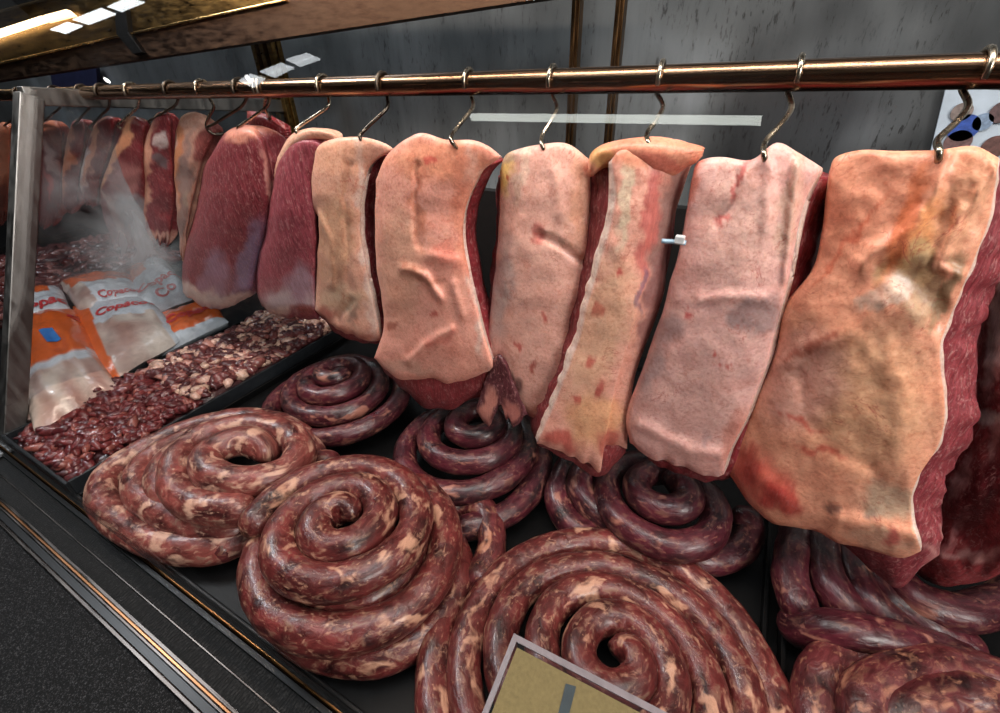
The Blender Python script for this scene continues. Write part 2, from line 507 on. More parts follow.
# trays
def tray(x0, x1, y0, y1, h, label, rimm, z=-0.011):
    t = thing('display_tray', label, 'tray', ((x0 + x1) / 2, (y0 + y1) / 2, z))
    mb = MB(); mb.box(x0, x1, y0, y1, z, z + 0.004); mb.obj('tray_base', BLACKP, t)
    w = 0.006
    mb = MB()
    mb.box(x0, x1, y0, y0 + w, z, z + h); mb.box(x0, x1, y1 - w, y1, z, z + h)
    mb.box(x0, x0 + w, y0 + w, y1 - w, z, z + h); mb.box(x1 - w, x1, y0 + w, y1 - w, z, z + h)
    mb.obj('tray_rim', rimm, t, bevel=0.0015); return t


tray(-1.195, -0.925, 0.105, 0.95, 0.040, 'long black tray heaped with diced meat beside the glass divider', GREYP)
tray(-0.915, 0.135, 0.105, 0.95, 0.018, 'wide black tray under the big sausage coils', BLACKP)
tray(0.150, 1.25, 0.105, 0.95, 0.018, 'black tray at the right with dark looped sausages', BLACKP)
tray(-2.9, -1.235, 0.125, 0.95, 0.030, 'black tray behind the divider holding the chicken bags', BLACKP)

# rail
P = [(-3.5, 0.5, 0.596), (1.35, 0.5, 0.596)]
vs, fs, _ = tube_data(resample(P, 40), 0.0115, 24)
tag(mesh_obj('hanging_rail', vs, fs, RAILM), 'long round steel rail carrying all the meat hooks', 'rail')

# rear bronze posts
def post(px, w, label, ytop=0, ybot=140):
    a = aty(px, ytop, 0.96); mb = MB(); x = a[0]
    mb.box(x - w / 2, x + w / 2, 0.95, 0.97, -0.01, 1.3)
    mb.box(x - w * 0.18, x + w * 0.18, 0.944, 0.951, -0.01, 1.3)
    tag(mb.obj('door_post', BRONZE, bevel=0.0015), label, 'post', 'bronze rear door posts')


post(578, 0.016, 'left slim bronze post of the rear pair, behind the fifth meat slab')
post(622, 0.016, 'right slim bronze post of the rear pair, above the torn fatty slab')
p_ = aty(268, 50, 0.96)
mb = MB(); x = p_[0]
mb.box(x - 0.045, x + 0.045, 0.955, 0.97, -0.01, 0.745)
for k in (-1, 0, 1): mb.box(x - 0.008 + k * 0.032, x + 0.008 + k * 0.032, 0.94, 0.956, -0.01, 0.745)
tag(mb.obj('brass_channel', GOLD, bevel=0.002), 'wide grooved brass upright behind the left end of the rail', 'post')

# leaflet behind meat at right
lf = thing('leaflet', 'pale blue leaflet with blue and brown round pictures behind the rightmost slab', 'leaflet', aty(965, 125, 1.035))
q = [aty(x, y, 1.04) for x, y in [(946, 88), (1040, 92), (1030, 185), (925, 175)]]
mb = MB(); mb.prism(q, (0, 0.004, 0)); mb.obj('paper', plain('pale_paper', rgb(176, 190, 204), 0.6, 0, 40, 0.1), lf)
for (x, y, rr, c) in [(964, 128, .019, (44, 74, 150)), (962, 112, .013, (120, 108, 104)), (958, 142, .017, (104, 78, 78)), (995, 147, .016, (96, 66, 62)), (983, 122, .012, (120, 140, 165)), (1003, 112, .015, (90, 70, 72))]:
    cc = aty(x, y, 1.037); poly = [cc + np.array([math.cos(a) * rr, 0, math.sin(a) * rr]) for a in np.linspace(0, 2 * math.pi, 24, endpoint=False)]
    mb = MB(); mb.prism(poly, (0, 0.002, 0)); mb.obj('round_picture', plain('print_ink', rgb(*c), 0.6, 0, 160, 0.45), lf)

# blue-black panel and pale strip far left
q = [aty(x, y, 1.03) for x, y in [(50, 72), (96, 66), (98, 96), (54, 98)]]
mb = MB(); mb.prism(q, (0, 0.012, 0)); tag(mb.obj('wall_panel', plain('navy_panel', rgb(38, 42, 74), 0.4)), 'dark blue square panel high on the rear wall at the far left', 'panel')

# ---------------- glass: divider with aluminium frame, leaning front pane
XD = -1.21
fr = thing('glass_divider', 'upright glass divider in a grey aluminium frame, misted near the chicken bags', 'glass divider', (XD, 0.115, 0))
A0 = np.array([XD, 0.115, 0.0]); A1 = np.array([XD, 0.415, 0.595]); Bt = np.array([XD, 0.975, 0.548]); B0 = np.array([XD, 0.975, 0.0])


def bar3(a, b, w, t, name, mat, par):
    """square bar a->b: w wide inside the YZ plane, t wide along X"""
    a = np.array(a); b = np.array(b); d = (b - a) / np.linalg.norm(b - a)
    n = np.cross(d, np.array([1, 0, 0])); mbb = MB()
    poly = [a - n * w / 2 - [t / 2, 0, 0], b - n * w / 2 - [t / 2, 0, 0], b + n * w / 2 - [t / 2, 0, 0], a + n * w / 2 - [t / 2, 0, 0]]
    mbb.prism(poly, (t, 0, 0)); return mbb.obj(name, mat, par, bevel=0.002)


bar3(A0, A1, 0.034, 0.030, 'frame_post', ALU, fr)
bar3(A1 + (0, -0.01, 0), Bt, 0.030, 0.024, 'frame_bar', ALU, fr)
bar3(Bt, B0, 0.024, 0.016, 'frame_post', ALU, fr)
gm = glass('divider_glass', (0.92, 0.94, 0.95), 1.40, 0.50, (0.60, 0.66, 0.70), 0.02, 6.0, (-1.21, 0.50, 0.35))
mb = MB(); mb.prism([A0, A1, Bt, B0], (0.003, 0, 0)); mb.obj('glass_sheet', gm, fr)

fg = glass('front_glass', (0.985, 0.99, 0.99), 1.45)
prof = [(0.107 + 0.505 * 0.80, 0.80), (0.2525 + .006, 0.30)]
for t_ in np.linspace(0, 1, 14)[1:]:
    q_ = [(0.2585, .30), (0.140, .07), (0.055, .14), (0.1035, .006)]
    w_ = [(1 - t_) ** 3, 3 * t_ * (1 - t_) ** 2, 3 * t_ * t_ * (1 - t_), t_ ** 3]
    prof.append((sum(w * q[0] for w, q in zip(w_, q_)), sum(w * q[1] for w, q in zip(w_, q_))))
mb = MB(); n_ = len(prof)
mb.v = [(x, y + dy, z) for x in (-3.4, 1.3) for dy in (0, .003) for (y, z) in prof]
for i in range(n_ - 1):
    mb.f += [(i, i + 1, 2 * n_ + i + 1, 2 * n_ + i), (n_ + i, 3 * n_ + i, 3 * n_ + i + 1, n_ + i + 1), (i, n_ + i, n_ + i + 1, i + 1), (2 * n_ + i, 2 * n_ + i + 1, 3 * n_ + i + 1, 3 * n_ + i)]
mb.f += [(0, 2 * n_, 3 * n_, n_), (n_ - 1, 2 * n_ - 1, 4 * n_ - 1, 3 * n_ - 1)]
tag(mb.obj('front_glass', fg), 'clear leaning front glass of the display counter', 'glass pane')


# ================================================================= SAUSAGES
def tube_into(acc, P, R, seed, seg=20, taper=True):
    P = resample(P, max(12, int(np.sum(np.linalg.norm(np.diff(P, axis=0), axis=1)) / 0.0045)))
    L = np.r_[0, np.cumsum(np.linalg.norm(np.diff(P, axis=0), axis=1))]
    rr = np.array([R * (1 + 0.07 * noise.noise(Vector((s * 11, seed, 0))) + 0.04 * noise.noise(Vector((s * 40, seed, 3)))) for s in L])
    if taper:
        e = 0.022
        for i, s in enumerate(L):
            d = min(s, L[-1] - s)
            if d < e: rr[i] *= max(0.05, math.sqrt(max(0, 1 - (1 - d / e) ** 2)))
    vs, fs, al = tube_data(P, rr, seg, True, 0.07, seed)
    n = len(acc[0]); acc[0].extend(vs); acc[1].extend([tuple(i + n for i in f) for f in fs])
    acc[2].extend([(a[0] + seed * 3.7, a[1], a[2]) for a in al])


def spiral(cx, cy, r0, turns, pitch, a0, direction, zf, ex=1.0, ey=1.0, drift=(0, 0)):
    """flat spiral from the middle outwards; zf(t) gives the height; drift moves the middle"""
    out = []
    n = int(turns * 40)
    for i in range(n + 1):
        t = i / n; th = t * turns * 2 * math.pi
        r = r0 + pitch * th / (2 * math.pi); a = a0 + direction * th
        wob = 1 + 0.03 * math.sin(2.3 * a + cx * 9) * min(1, r / 0.06)
        out.append((cx + drift[0] * (1 - t) + r * wob * ex * math.cos(a), cy + drift[1] * (1 - t) + r * wob * ey * math.sin(a), zf(t)))
    return np.array(out)


def coil(label, mat, R, tubes, loc, seed):
    acc = ([], [], [])
    for i, p in enumerate(tubes): tube_into(acc, np.array(p), R, seed + i * 1.3)
    o = mesh_obj('sausage_coil', acc[0], acc[1], mat, None, None, True, acc[2])
    return tag(o, label, 'sausage', 'coiled raw sausages in the trays')


def tr(pts):
    return catmull([atz(x, y, z) for x, y, z in pts], 10)


# E: big front coil
coil('largest front sausage coil, wide flat spiral behind the price card', S_red, 0.0205,
     [spiral(-0.032, 0.268, 0.006, 4.9, 0.0385, 2.6, -1, lambda t: 0.052 - 0.028 * t, 1.05, 0.98, (0.016, 0.004))], None, 1.0)
# D: stacked coil
def zD(t): return 0.112 - 0.018 * t
coil('tall front sausage coil stacked in three layers, left of the price card coil', S_red, 0.0235,
     [spiral(-0.385, 0.235, 0.006, 2.5, 0.044, 0.6, 1, zD, 1.03, 1.0, (0.0, 0.0)),
      [(-0.375 + (0.128) * math.cos(a), 0.240 + 0.118 * math.sin(a), 0.062) for a in np.linspace(1.7, 1.7 + 2 * math.pi * .985, 60)],
      [(-0.365 + (0.138) * math.cos(a), 0.238 + 0.112 * math.sin(a), 0.022) for a in np.linspace(1.5, 1.5 + 2 * math.pi * .985, 60)],
      [(-0.375 + (0.085) * math.cos(a), 0.240 + 0.078 * math.sin(a), 0.060) for a in np.linspace(1.9, 1.9 + 2 * math.pi * .95, 40)]], None, 21.0)
# A: left pale pile, traced loops
A_top = tr([(257, 508, .082), (236, 510, .082), (197, 505, .082), (176, 487, .084), (180, 460, .088), (204, 438, .090), (249, 427, .090), (286, 434, .090), (300, 453, .088),
            (286, 473, .090), (246, 482, .098), (212, 474, .104), (207, 458, .106), (226, 445, .106), (248, 441, .102), (264, 449, .09), (262, 462, .07)])
A_mid = tr([(300, 478, .030), (270, 510, .030), (236, 528, .034), (204, 527, .040), (166, 513, .042), (140, 492, .044), (147, 466, .046), (186, 442, .046), (240, 428, .045)])
A_in = tr([(200, 512, .045), (172, 500, .05), (160, 482, .055), (170, 460, .055), (196, 444, .05)])
A_out = tr([(285, 500, .022), (262, 528, .022), (236, 541, .022), (202, 548, .022), (158, 543, .022), (120, 521, .022), (103, 499, .022), (111, 475, .023), (156, 446, .025), (205, 427, .03), (249, 420, .034), (292, 430, .036), (314, 458, .03), (300, 490, .024)])
coil('pale marbled sausage heap at the left, its blunt end lying on top', S_pale, 0.0250, [A_top, A_mid, A_in, A_out], None, 41.0)
# B: small rear coil
coil('small domed sausage coil in the back left, under the third slab', S_dark, 0.0200,
     [spiral(-0.672, 0.500, 0.012, 3.75, 0.036, 0.8, -1, lambda t: 0.085 - 0.062 * t ** 1.4, 1.0, 1.0, (-0.02, 0.02))], None, 61.0)
# C: middle rear coil
coil('dark domed sausage coil between the small rear coil and the largest one', S_dark, 0.0205,
     [spiral(-0.350, 0.480, 0.014, 3.5, 0.037, 2.0, -1, lambda t: 0.095 - 0.072 * t ** 1.3, 1.0, 1.0, (0.02, 0.03))], None, 81.0)
# F: rear coil under slabs
coil('dark sausage coil under the torn slab, loops open to the left', S_dark, 0.0215,
     [spiral(-0.015, 0.505, 0.010, 2.15, 0.040, 2.4, -1, lambda t: 0.090 - 0.040 * t, 1.05, 0.95, (0, 0.01)),
      tr([(600, 440, .05), (578, 455, .045), (562, 478, .04), (558, 500, .03), (572, 525, .022), (600, 540, .022)]),
      tr([(625, 450, .06), (590, 462, .055), (580, 485, .05), (592, 508, .04), (620, 528, .03), (660, 545, .025), (700, 560, .022), (735, 552, .022), (748, 530, .03), (738, 505, .05)])],
     None, 101.0)
# small pale piece between A and D, C and D
coil('short sausage length squeezed between the pale heap and the tall coil', S_mid, 0.0215,
     [tr([(212, 560, .022), (250, 520, .026), (275, 492, .032), (300, 472, .04), (322, 462, .045), (340, 466, .04)])], None, 121.0)
coil('reddish sausage bend peeping out behind the tall coil, beside the dark coil', S_mid, 0.0215,
     [tr([(415, 530, .022), (446, 508, .024), (474, 504, .026), (490, 524, .026), (490, 556, .024), (470, 592, .022)])], None, 131.0)
# G: right-hand tray
coil('dark looping sausages under the rightmost slab, right of the tray divider', S_dark, 0.0215,
     [tr([(800, 520, .05), (794, 545, .05), (790, 575, .048), (797, 600, .045), (806, 625, .04)]),
      tr([(820, 525, .055), (822, 552, .055), (828, 580, .052), (845, 606, .045), (866, 628, .035)]),
      tr([(845, 545, .05), (856, 582, .05), (874, 608, .045), (904, 632, .035), (940, 655, .025)]),
      tr([(875, 570, .045), (888, 598, .045), (916, 620, .04), (950, 640, .03), (985, 660, .022)]),
      tr([(795, 612, .022), (800, 628, .03), (835, 630, .06), (880, 637, .065), (930, 650, .05), (980, 668, .03)])], None, 151.0)
coil('single dark shiny sausage arc at the right edge below the hanging meat', S_dark, 0.0230,
     [tr([(890, 570, .055), (905, 592, .055), (928, 606, .055), (965, 613, .055), (1000, 603, .055), (1040, 580, .055)])], None, 171.0)
coil('sausage coil cut by the bottom right corner, loops bending left', S_mid, 0.0230,
     [tr([(820, 760, .03), (815, 715, .035), (818, 680, .04), (836, 660, .042), (862, 662, .04), (885, 690, .03)]),
      tr([(872, 770, .05), (862, 715, .055), (872, 690, .06), (900, 676, .062), (935, 668, .062), (975, 674, .06), (1020, 692, .055), (1050, 730, .05)]),
      tr([(905, 760, .05), (900, 718, .06), (925, 702, .065), (965, 696, .065), (1005, 710, .06), (1020, 750, .05)])], None, 181.0)


# ================================================================= HANGING MEAT
def coons(T, B, L, R, U, V):
    """px grid from four boundary polylines"""
    T = resample(T, U); B = resample(B, U); L = resample(L, V); R = resample(R, V)
    L[0] = T[0]; R[0] = T[-1]; L[-1] = B[0]; R[-1] = B[-1]
    G = np.zeros((V, U, 2))
    for j in range(V):
        v = j / (V - 1)
        for i in range(U):
            uu = i / (U - 1)
            G[j, i] = (1 - v) * T[i] + v * B[i] + (1 - uu) * L[j] + uu * R[j] - ((1 - uu) * (1 - v) * T[0] + uu * (1 - v) * T[-1] + (1 - uu) * v * B[0] + uu * v * B[-1])
    return G


def rnd(t, w):
    if w <= 0: return 1.0
    return math.sqrt(max(0.0, 1 - (1 - min(t / w, 1.0)) ** 2))


def slab(name, parent, T, B, L, R, Y, back, rounds, paint, seed, off=(0, 0, 0), bulge=0.012, U=44, V=72, ragged=3.0, lump=0.004, side_paint=None, ends=0.004, bottomY=0.0, folds=()):
    """a soft slab: the outline of its front face stands at depth Y (left, right); back is the thickness vector"""
    B = [(x + 0.0, y) for x, y in B]
    G = coons(catmull(T, 5), catmull(B, 5), catmull(L, 5), catmull(R, 5), U, V)
    rl, rr, rt, rb = rounds
    back = np.array(back, float); off = np.array(off, float)
    F = np.zeros((V, U, 3)); K = np.zeros((V, U, 3)); TH = np.zeros((V, U))
    for j in range(V):
        v = j / (V - 1)
        for i in range(U):
            uu = i / (U - 1); px, py = G[j, i]
            py += ragged * v ** 6 * noise.noise(Vector((uu * 9, seed, 0)))
            px += 1.2 * noise.noise(Vector((v * 9, seed, uu > .5)))
            th = rnd(uu, rl) * rnd(1 - uu, rr) * rnd(v, rt) * rnd(1 - v, rb)
            y = Y[0] * (1 - uu) + Y[1] * uu + (1 - th) * 0.5 * back[1] - bulge * math.sin(math.pi * uu) ** 0.8 * math.sin(math.pi * min(1, v * 0.8 + 0.2)) + bottomY * v
            nz = noise.noise(Vector((px / 48, py / 48, seed))) + 0.4 * noise.noise(Vector((px / 17, py / 17, seed + 5))) + 0.10 * noise.noise(Vector((px / 8, py / 8, seed + 9)))
            y += 0.62 * lump * nz * (0.3 + 0.7 * th)
            for (pl, fw, fh) in folds:
                dm = 1e9
                for k in range(len(pl) - 1):
                    a0 = np.array(pl[k]); a1 = np.array(pl[k + 1]); e_ = a1 - a0
                    q = np.array([px, py]) + 3 * noise.noise(Vector((px / 14, py / 14, seed)))
                    t_ = min(1, max(0, ((q - a0) @ e_) / (e_ @ e_))); dm = min(dm, np.linalg.norm(q - a0 - e_ * t_))
                y -= fh * math.exp(-(dm / fw) ** 2)
            p = aty(px, py, y) + off
            F[j, i] = p; TH[j, i] = th
            nb = 0.25 * noise.noise(Vector(p * 30))
            K[j, i] = p + back * max(th, 0.02) * (1 + nb * (0 < i < U - 1 and 0 < j < V - 1))
    verts = list(F.reshape(-1, 3)); cols = []
    for j in range(V):
        for i in range(U):
            px, py = G[j, i]
            cols.append(paint(i / (U - 1), j / (V - 1), px, py, seed))
    nF = len(verts)
    verts += list(K.reshape(-1, 3))
    cols += [(side_paint or paint)(i / (U - 1), j / (V - 1), G[j, i][0], G[j, i][1], seed) for j in range(V) for i in range(U)]
    idx = lambda j, i: j * U + i
    fs = []
    for j in range(V - 1):
        for i in range(U - 1):
            fs.append((idx(j, i), idx(j + 1, i), idx(j + 1, i + 1), idx(j, i + 1)))
            fs.append((nF + idx(j, i), nF + idx(j, i + 1), nF + idx(j + 1, i + 1), nF + idx(j + 1, i)))
    # closed rim with middle rows so the side bulges
    bd = [(0, i) for i in range(U)] + [(j, U - 1) for j in range(1, V)] + [(V - 1, i) for i in range(U - 2, -1, -1)] + [(j, 0) for j in range(V - 2, 0, -1)]
    rows = [[idx(*q) for q in bd]]
    NS = 6
    for s in range(1, NS):
        w = s / NS; row = []
        for (j, i) in bd:
            p = F[j, i] * (1 - w) + K[j, i] * w
            th = np.linalg.norm(K[j, i] - F[j, i])
            o = np.array([(1 if i == U - 1 else -1 if i == 0 else 0) * 1.0, 0, (1 if j == 0 else -1 if j == V - 1 else 0)])
            p = p + o * ends * math.sin(math.pi * w) * min(1, th / 0.01) * (1 + 1.2 * noise.noise(Vector(p * 60 + seed)))
            verts.append(p); row.append(len(verts) - 1)
            fn = side_paint or paint
            cols.append(fn(i / (U - 1), j / (V - 1), G[j, i][0], G[j, i][1], seed + w))
        rows.append(row)
    rows.append([nF + idx(*q) for q in bd])
    n = len(bd)
    for a in range(len(rows) - 1):
        for k in range(n):
            fs.append((rows[a][k], rows[a][(k + 1) % n], rows[a + 1][(k + 1) % n], rows[a + 1][k]))
    return mesh_obj(name, verts, fs, MEAT, parent, cols)


def painter(base, spots=(), lean=0.0, warp=9.0):
    """base colour with noise-edged patches: (x, y, rx, ry, tilt_deg, rgb, leanness, softness)"""
    base = rgb(*base)

    def f(uu, v, px, py, seed):
        c = np.array(base); a = lean
        wx = px + warp * noise.noise(Vector((px / 19, py / 19, seed * 3))) + warp * .4 * noise.noise(Vector((px / 6, py / 6, seed)))
        wy = py + warp * noise.noise(Vector((px / 19, py / 19, seed * 3 + 7))) + warp * .4 * noise.noise(Vector((px / 6, py / 6, seed + 7)))
        for (x, y, rx, ry, t, cc, ln, soft) in spots:
            t = math.radians(t); dx = wx - x; dy = wy - y
            X = (dx * math.cos(t) + dy * math.sin(t)) / rx; Yy = (-dx * math.sin(t) + dy * math.cos(t)) / ry
            d = math.hypot(X, Yy)
            w = min(1, max(0, (1 - d) / soft + 0.5)); w = w * w * (3 - 2 * w)
            if min(rx, ry) < 7 and lean < .5: w *= 0.75
            elif lean < .5: w *= 0.85
            c = c * (1 - w) + np.array(rgb(*cc)) * w; a = a * (1 - w) + ln * w
        return (c[0], c[1], c[2], a)
    return f


REDL = (140, 56, 60); REDD = (104, 32, 40); WHITEF = (232, 206, 192)


def lean_paint(col=REDL, spots=()):
    return painter(col, spots, 1.0)


def rimpaint(face, rim):
    return painter(rim, (), 0.0)


def hook(rail_px, at, mat, label, ymeat, big=1.0):
    x0 = aty(rail_px, 82, 0.5)[0]
    e = aty(at[0], at[1], ymeat)
    R = 0.0115 + 0.0024
    pts = []
    for a in np.linspace(200, -55, 14):
        a = math.radians(a)
        pts.append((x0 + 0.003 * math.sin(a * .5), 0.5 - R * math.cos(math.pi - a) * -1 if False else 0.5 + R * math.cos(a), 0.596 + R * math.sin(a)))
    s = np.array(pts[-1])
    d = e - s
    bow = np.array([0.010 * big, 0, 0])
    pts += [tuple(s + d * 0.25 + bow * .7 + (0, 0.002, 0)), tuple(s + d * 0.5 + bow * .3), tuple(s + d * 0.75 - bow * .35), tuple(e + (-0.001, 0, 0.004)), tuple(e + (0.004, 0.008, -0.006)), tuple(e + (0.008, 0.02, -0.006))]
    P = catmull(pts, 5)
    vs, fs, _ = tube_data(P, 0.0023, 10)
    o = mesh_obj('meat_hook', vs, fs, mat)
    return tag(o, label, 'hook', 'S hooks along the rail')


def meat(label, loc, cat='meat'):
    return thing('hanging_meat', label, cat, loc, 'meat pieces hung along the rail')


PINK = (240, 178, 156); ORNG = (250, 176, 144); YEL = (232, 190, 140); GREYB = (168, 140, 134); REDS = (196, 84, 78); WF = (240, 214, 200)

# --- slab 9 (rightmost, largest)
m9 = meat('largest fatty slab at the right, orange top and torn yellowish fat below', aty(965, 73, .5))
T9 = [(829, 172), (836, 157), (862, 150), (895, 151), (937, 150), (974, 146), (999, 158)]
L9 = [(829, 172), (815, 262), (782, 308), (773, 348), (750, 407), (730, 458), (729, 474)]
R9 = [(999, 158), (993, 195), (984, 232), (964, 282), (944, 330), (939, 356), (944, 413), (937, 446), (914, 486), (911, 519), (921, 551)]
B9 = [(729, 474), (750, 504), (776, 524), (809, 530), (842, 543), (881, 553), (901, 558), (921, 551)]
p9 = painter(ORNG, [(860, 200, 60, 60, 0, (252, 174, 142), 0, .9), (925, 235, 14, 44, 30, (246, 168, 108), 0, .8), (965, 200, 22, 60, 20, (240, 176, 140), 0, .8),
                    (905, 264, 36, 18, -30, (214, 176, 128), 0, .5), (920, 292, 22, 32, 10, (196, 164, 132), 0, .5), (898, 286, 14, 16, 0, (232, 206, 190), 0, .5), (946, 292, 8, 42, 22, (158, 130, 100), 0, .5), (925, 275, 6, 14, 10, (236, 196, 150), 0, .6), (878, 298, 24, 10, -20, (228, 196, 176), 0, .5),
                    (870, 400, 60, 70, 0, (246, 188, 148), 0, .8), (800, 380, 40, 50, 30, (246, 186, 168), 0, .8), (812, 345, 34, 4, -25, (204, 112, 90), 0, .8),
                    (800, 420, 26, 3, 30, (200, 74, 62), 0, .8), (815, 450, 30, 3, 10, (204, 84, 70), 0, .8), (765, 480, 30, 20, 40, (206, 92, 78), .3, .9), (745, 470, 14, 24, 0, (190, 76, 66), .4, .8),
                    (782, 500, 24, 12, 30, (186, 60, 56), .5, .7), (832, 508, 12, 6, 10, (92, 62, 60), 0, .5), (872, 512, 10, 7, 0, (118, 102, 104), 0, .7), (890, 500, 30, 20, 0, (218, 188, 160), 0, .7),
                    (880, 540, 36, 9, 12, (240, 190, 160), 0, .5), (895, 536, 10, 6, 0, (214, 88, 90), 0, .6), (850, 240, 60, 3, -50, (226, 120, 90), 0, .9), (905, 225, 10, 60, 20, (236, 132, 86), 0, .9)])
slab('fat_cap', m9, T9, B9, L9, R9, (.47, .44), (.003, .010, 0), (.06, .0, .05, .05), p9, 9.0, ends=.0015, folds=[([(948, 150), (936, 190), (915, 225), (885, 246), (862, 262)], 8, .006), ([(996, 170), (965, 210), (946, 250), (940, 266), (958, 274)], 6, .005), ([(886, 266), (912, 276), (936, 306), (940, 322)], 13, -.006), ([(780, 365), (812, 345), (850, 338), (880, 305)], 9, .003), ([(800, 372), (806, 420), (835, 452), (870, 465)], 7, -.002), ([(840, 520), (885, 528), (915, 536)], 9, .005), ([(890, 360), (905, 420), (895, 470)], 14, .003), ([(755, 470), (790, 505)], 10, .004)], bulge=.020, U=80, V=110, lump=.0065, side_paint=painter(WF))
L9b = [(832, 176), (818, 262), (786, 308), (777, 348), (756, 407), (738, 462), (742, 486)]
R9b = [(1000, 162), (994, 200), (985, 235), (966, 285), (948, 332), (943, 358), (947, 413), (940, 446), (918, 488), (914, 521), (922, 560)]
B9b = [(742, 486), (770, 516), (810, 530), (850, 548), (878, 575), (900, 586), (922, 566)]
slab('lean_meat', m9, [(832, 176), (862, 154), (937, 154), (1000, 162)], B9b, L9b, R9b, (.483, .455), (.026, .030, .002), (.05, .0, .06, .08), lean_paint((132, 50, 58), [(975, 330, 5, 60, 14, (186, 110, 112), .8, .9)]), 9.5, bulge=.026, U=50, V=90, ragged=6, lump=.003, ends=.007, side_paint=lean_paint((148, 64, 70), [(990, 300, 8, 60, 15, (206, 150, 146), .6, .9), (930, 520, 5, 40, 20, (200, 140, 136), .6, .8)]))

# --- meat 10 behind the right edge
m10 = meat('dark red lean cut at the right edge, half hidden behind the largest slab', aty(1040, 73, .5))
slab('lean_meat', m10, [(992, 215), (1030, 190), (1075, 195)], [(905, 566), (940, 586), (985, 580), (1030, 560), (1080, 540)], [(992, 215), (985, 300), (960, 400), (930, 500), (905, 566)], [(1075, 195), (1080, 300), (1080, 420), (1080, 540)],
     (.525, .455), (.02, .04, 0), (.06, .1, .05, .12), lean_paint((150, 54, 58), [(1000, 430, 6, 60, 20, (198, 140, 138), .5, .9), (965, 520, 4, 50, 30, (190, 120, 120), .5, .8), (985, 490, 22, 40, 30, (104, 26, 34), 1, .8), (1000, 330, 10, 60, 10, (216, 176, 172), .4, .6), (992, 420, 8, 8, 0, (226, 200, 196), .1, .5), (960, 480, 5, 30, 25, (190, 130, 130), .6, .7), (975, 555, 40, 4, -10, (196, 140, 136), .4, .7)]), 10.2, lump=.022, V=90, U=50)

# --- slab 8
m8 = meat('pink slab with grey bruise in the middle, left of the largest slab', aty(785, 73, .5))
T8 = [(692, 178), (698, 162), (720, 157), (751, 160), (776, 143), (797, 152), (822, 168)]
L8 = [(692, 178), (681, 241), (665, 302), (645, 362), (626, 416), (630, 443)]
R8 = [(822, 168), (806, 200), (797, 238), (786, 291), (766, 367), (748, 415), (728, 455), (724, 474)]
B8 = [(630, 443), (650, 458), (681, 466), (705, 476), (724, 474)]
p8 = painter((250, 196, 186), [(740, 220, 40, 60, 10, (244, 196, 182), 0, .9), (741, 175, 3, 24, 20, (214, 92, 88), 0, .7), (727, 221, 10, 4, -20, (212, 84, 82), 0, .7), (690, 180, 8, 30, 10, (244, 150, 130), 0, .8),
                               (757, 315, 28, 18, -10, (170, 142, 140), 0, .5), (665, 330, 22, 16, -30, (186, 154, 152), 0, .9), (650, 370, 14, 26, 20, (196, 168, 166), 0, .9), (706, 436, 5, 8, 0, (110, 98, 118), 0, .6),
                               (790, 200, 10, 60, 10, (232, 190, 170), 0, .7), (700, 400, 40, 50, 20, (236, 186, 176), 0, .9), (735, 440, 12, 30, 20, (222, 148, 132), 0, .9), (690, 310, 5, 3, 10, (214, 70, 70), 0, .6), (683, 327, 4, 2, 10, (214, 70, 70), 0, .6), (724, 368, 6, 2, -20, (206, 80, 78), 0, .6), (715, 355, 3, 3, 0, (214, 80, 78), 0, .6)])
slab('fat_cap', m8, T8, B8, L8, R8, (.465, .455), (.006, .012, 0), (.07, .03, .05, .05), p8, 8.0, folds=[([(738, 172), (732, 205), (716, 224)], 4, -.003), ([(797, 165), (792, 215), (785, 280)], 5, .005), ([(640, 425), (690, 450), (720, 455)], 6, .004), ([(770, 165), (766, 230)], 6, .003), ([(700, 300), (740, 296), (765, 300)], 6, .003)], bulge=.020, U=60, V=96, lump=.004, side_paint=painter(WF))
slab('lean_meat', m8, [(696, 190), (720, 176), (776, 166), (826, 176)], [(634, 446), (660, 466), (700, 480), (728, 478)], [(696, 190), (685, 241), (668, 302), (648, 362), (630, 420), (634, 446)],
     [(826, 176), (810, 206), (799, 240), (789, 293), (769, 369), (750, 417), (728, 478)], (.478, .468), (.018, .034, 0), (.06, .0, .05, .06), lean_paint((140, 46, 52)), 8.5, bulge=.018, ragged=3, lump=.002)

# --- slab 6
m6 = meat('narrow torn slab with red ribbed left side and folded fat flap on top', aty(657, 75, .5))
L6 = [(612, 160), (617, 190), (612, 225), (593, 292), (576, 351), (549, 420), (537, 444)]
R6 = [(700, 149), (684, 185), (668, 243), (664, 292), (647, 341), (633, 385), (627, 446)]
T6 = [(612, 160), (622, 148), (657, 140), (680, 140), (700, 149)]
B6 = [(537, 444), (568, 454), (598, 470), (606, 446), (627, 449)]
p6 = painter((248, 184, 164), [(627, 190, 8, 60, 8, (236, 214, 186), 0, .6), (650, 220, 8, 70, 8, (206, 106, 100), .4, .8), (668, 230, 14, 80, 10, (150, 118, 112), .2, .6), (655, 300, 12, 70, 15, (160, 112, 108), .2, .7), (640, 290, 3, 22, 12, (122, 96, 122), 0, .5),
                               (600, 330, 26, 70, 18, (240, 190, 158), 0, .8), (595, 420, 30, 26, 0, (240, 182, 136), 0, .8), (600, 388, 4, 8, 40, (204, 78, 74), 0, .6), (617, 273, 4, 5, 0, (206, 60, 66), 0, .6), (598, 310, 4, 8, 30, (206, 110, 92), 0, .7),
                               (590, 362, 3, 6, 20, (206, 90, 82), 0, .7), (575, 400, 4, 6, 0, (206, 84, 76), 0, .7), (640, 150, 50, 16, 0, (242, 164, 132), 0, .6), (560, 440, 20, 10, 20, (200, 90, 80), .3, .8), (610, 440, 12, 12, 0, (198, 104, 92), .2, .8)])
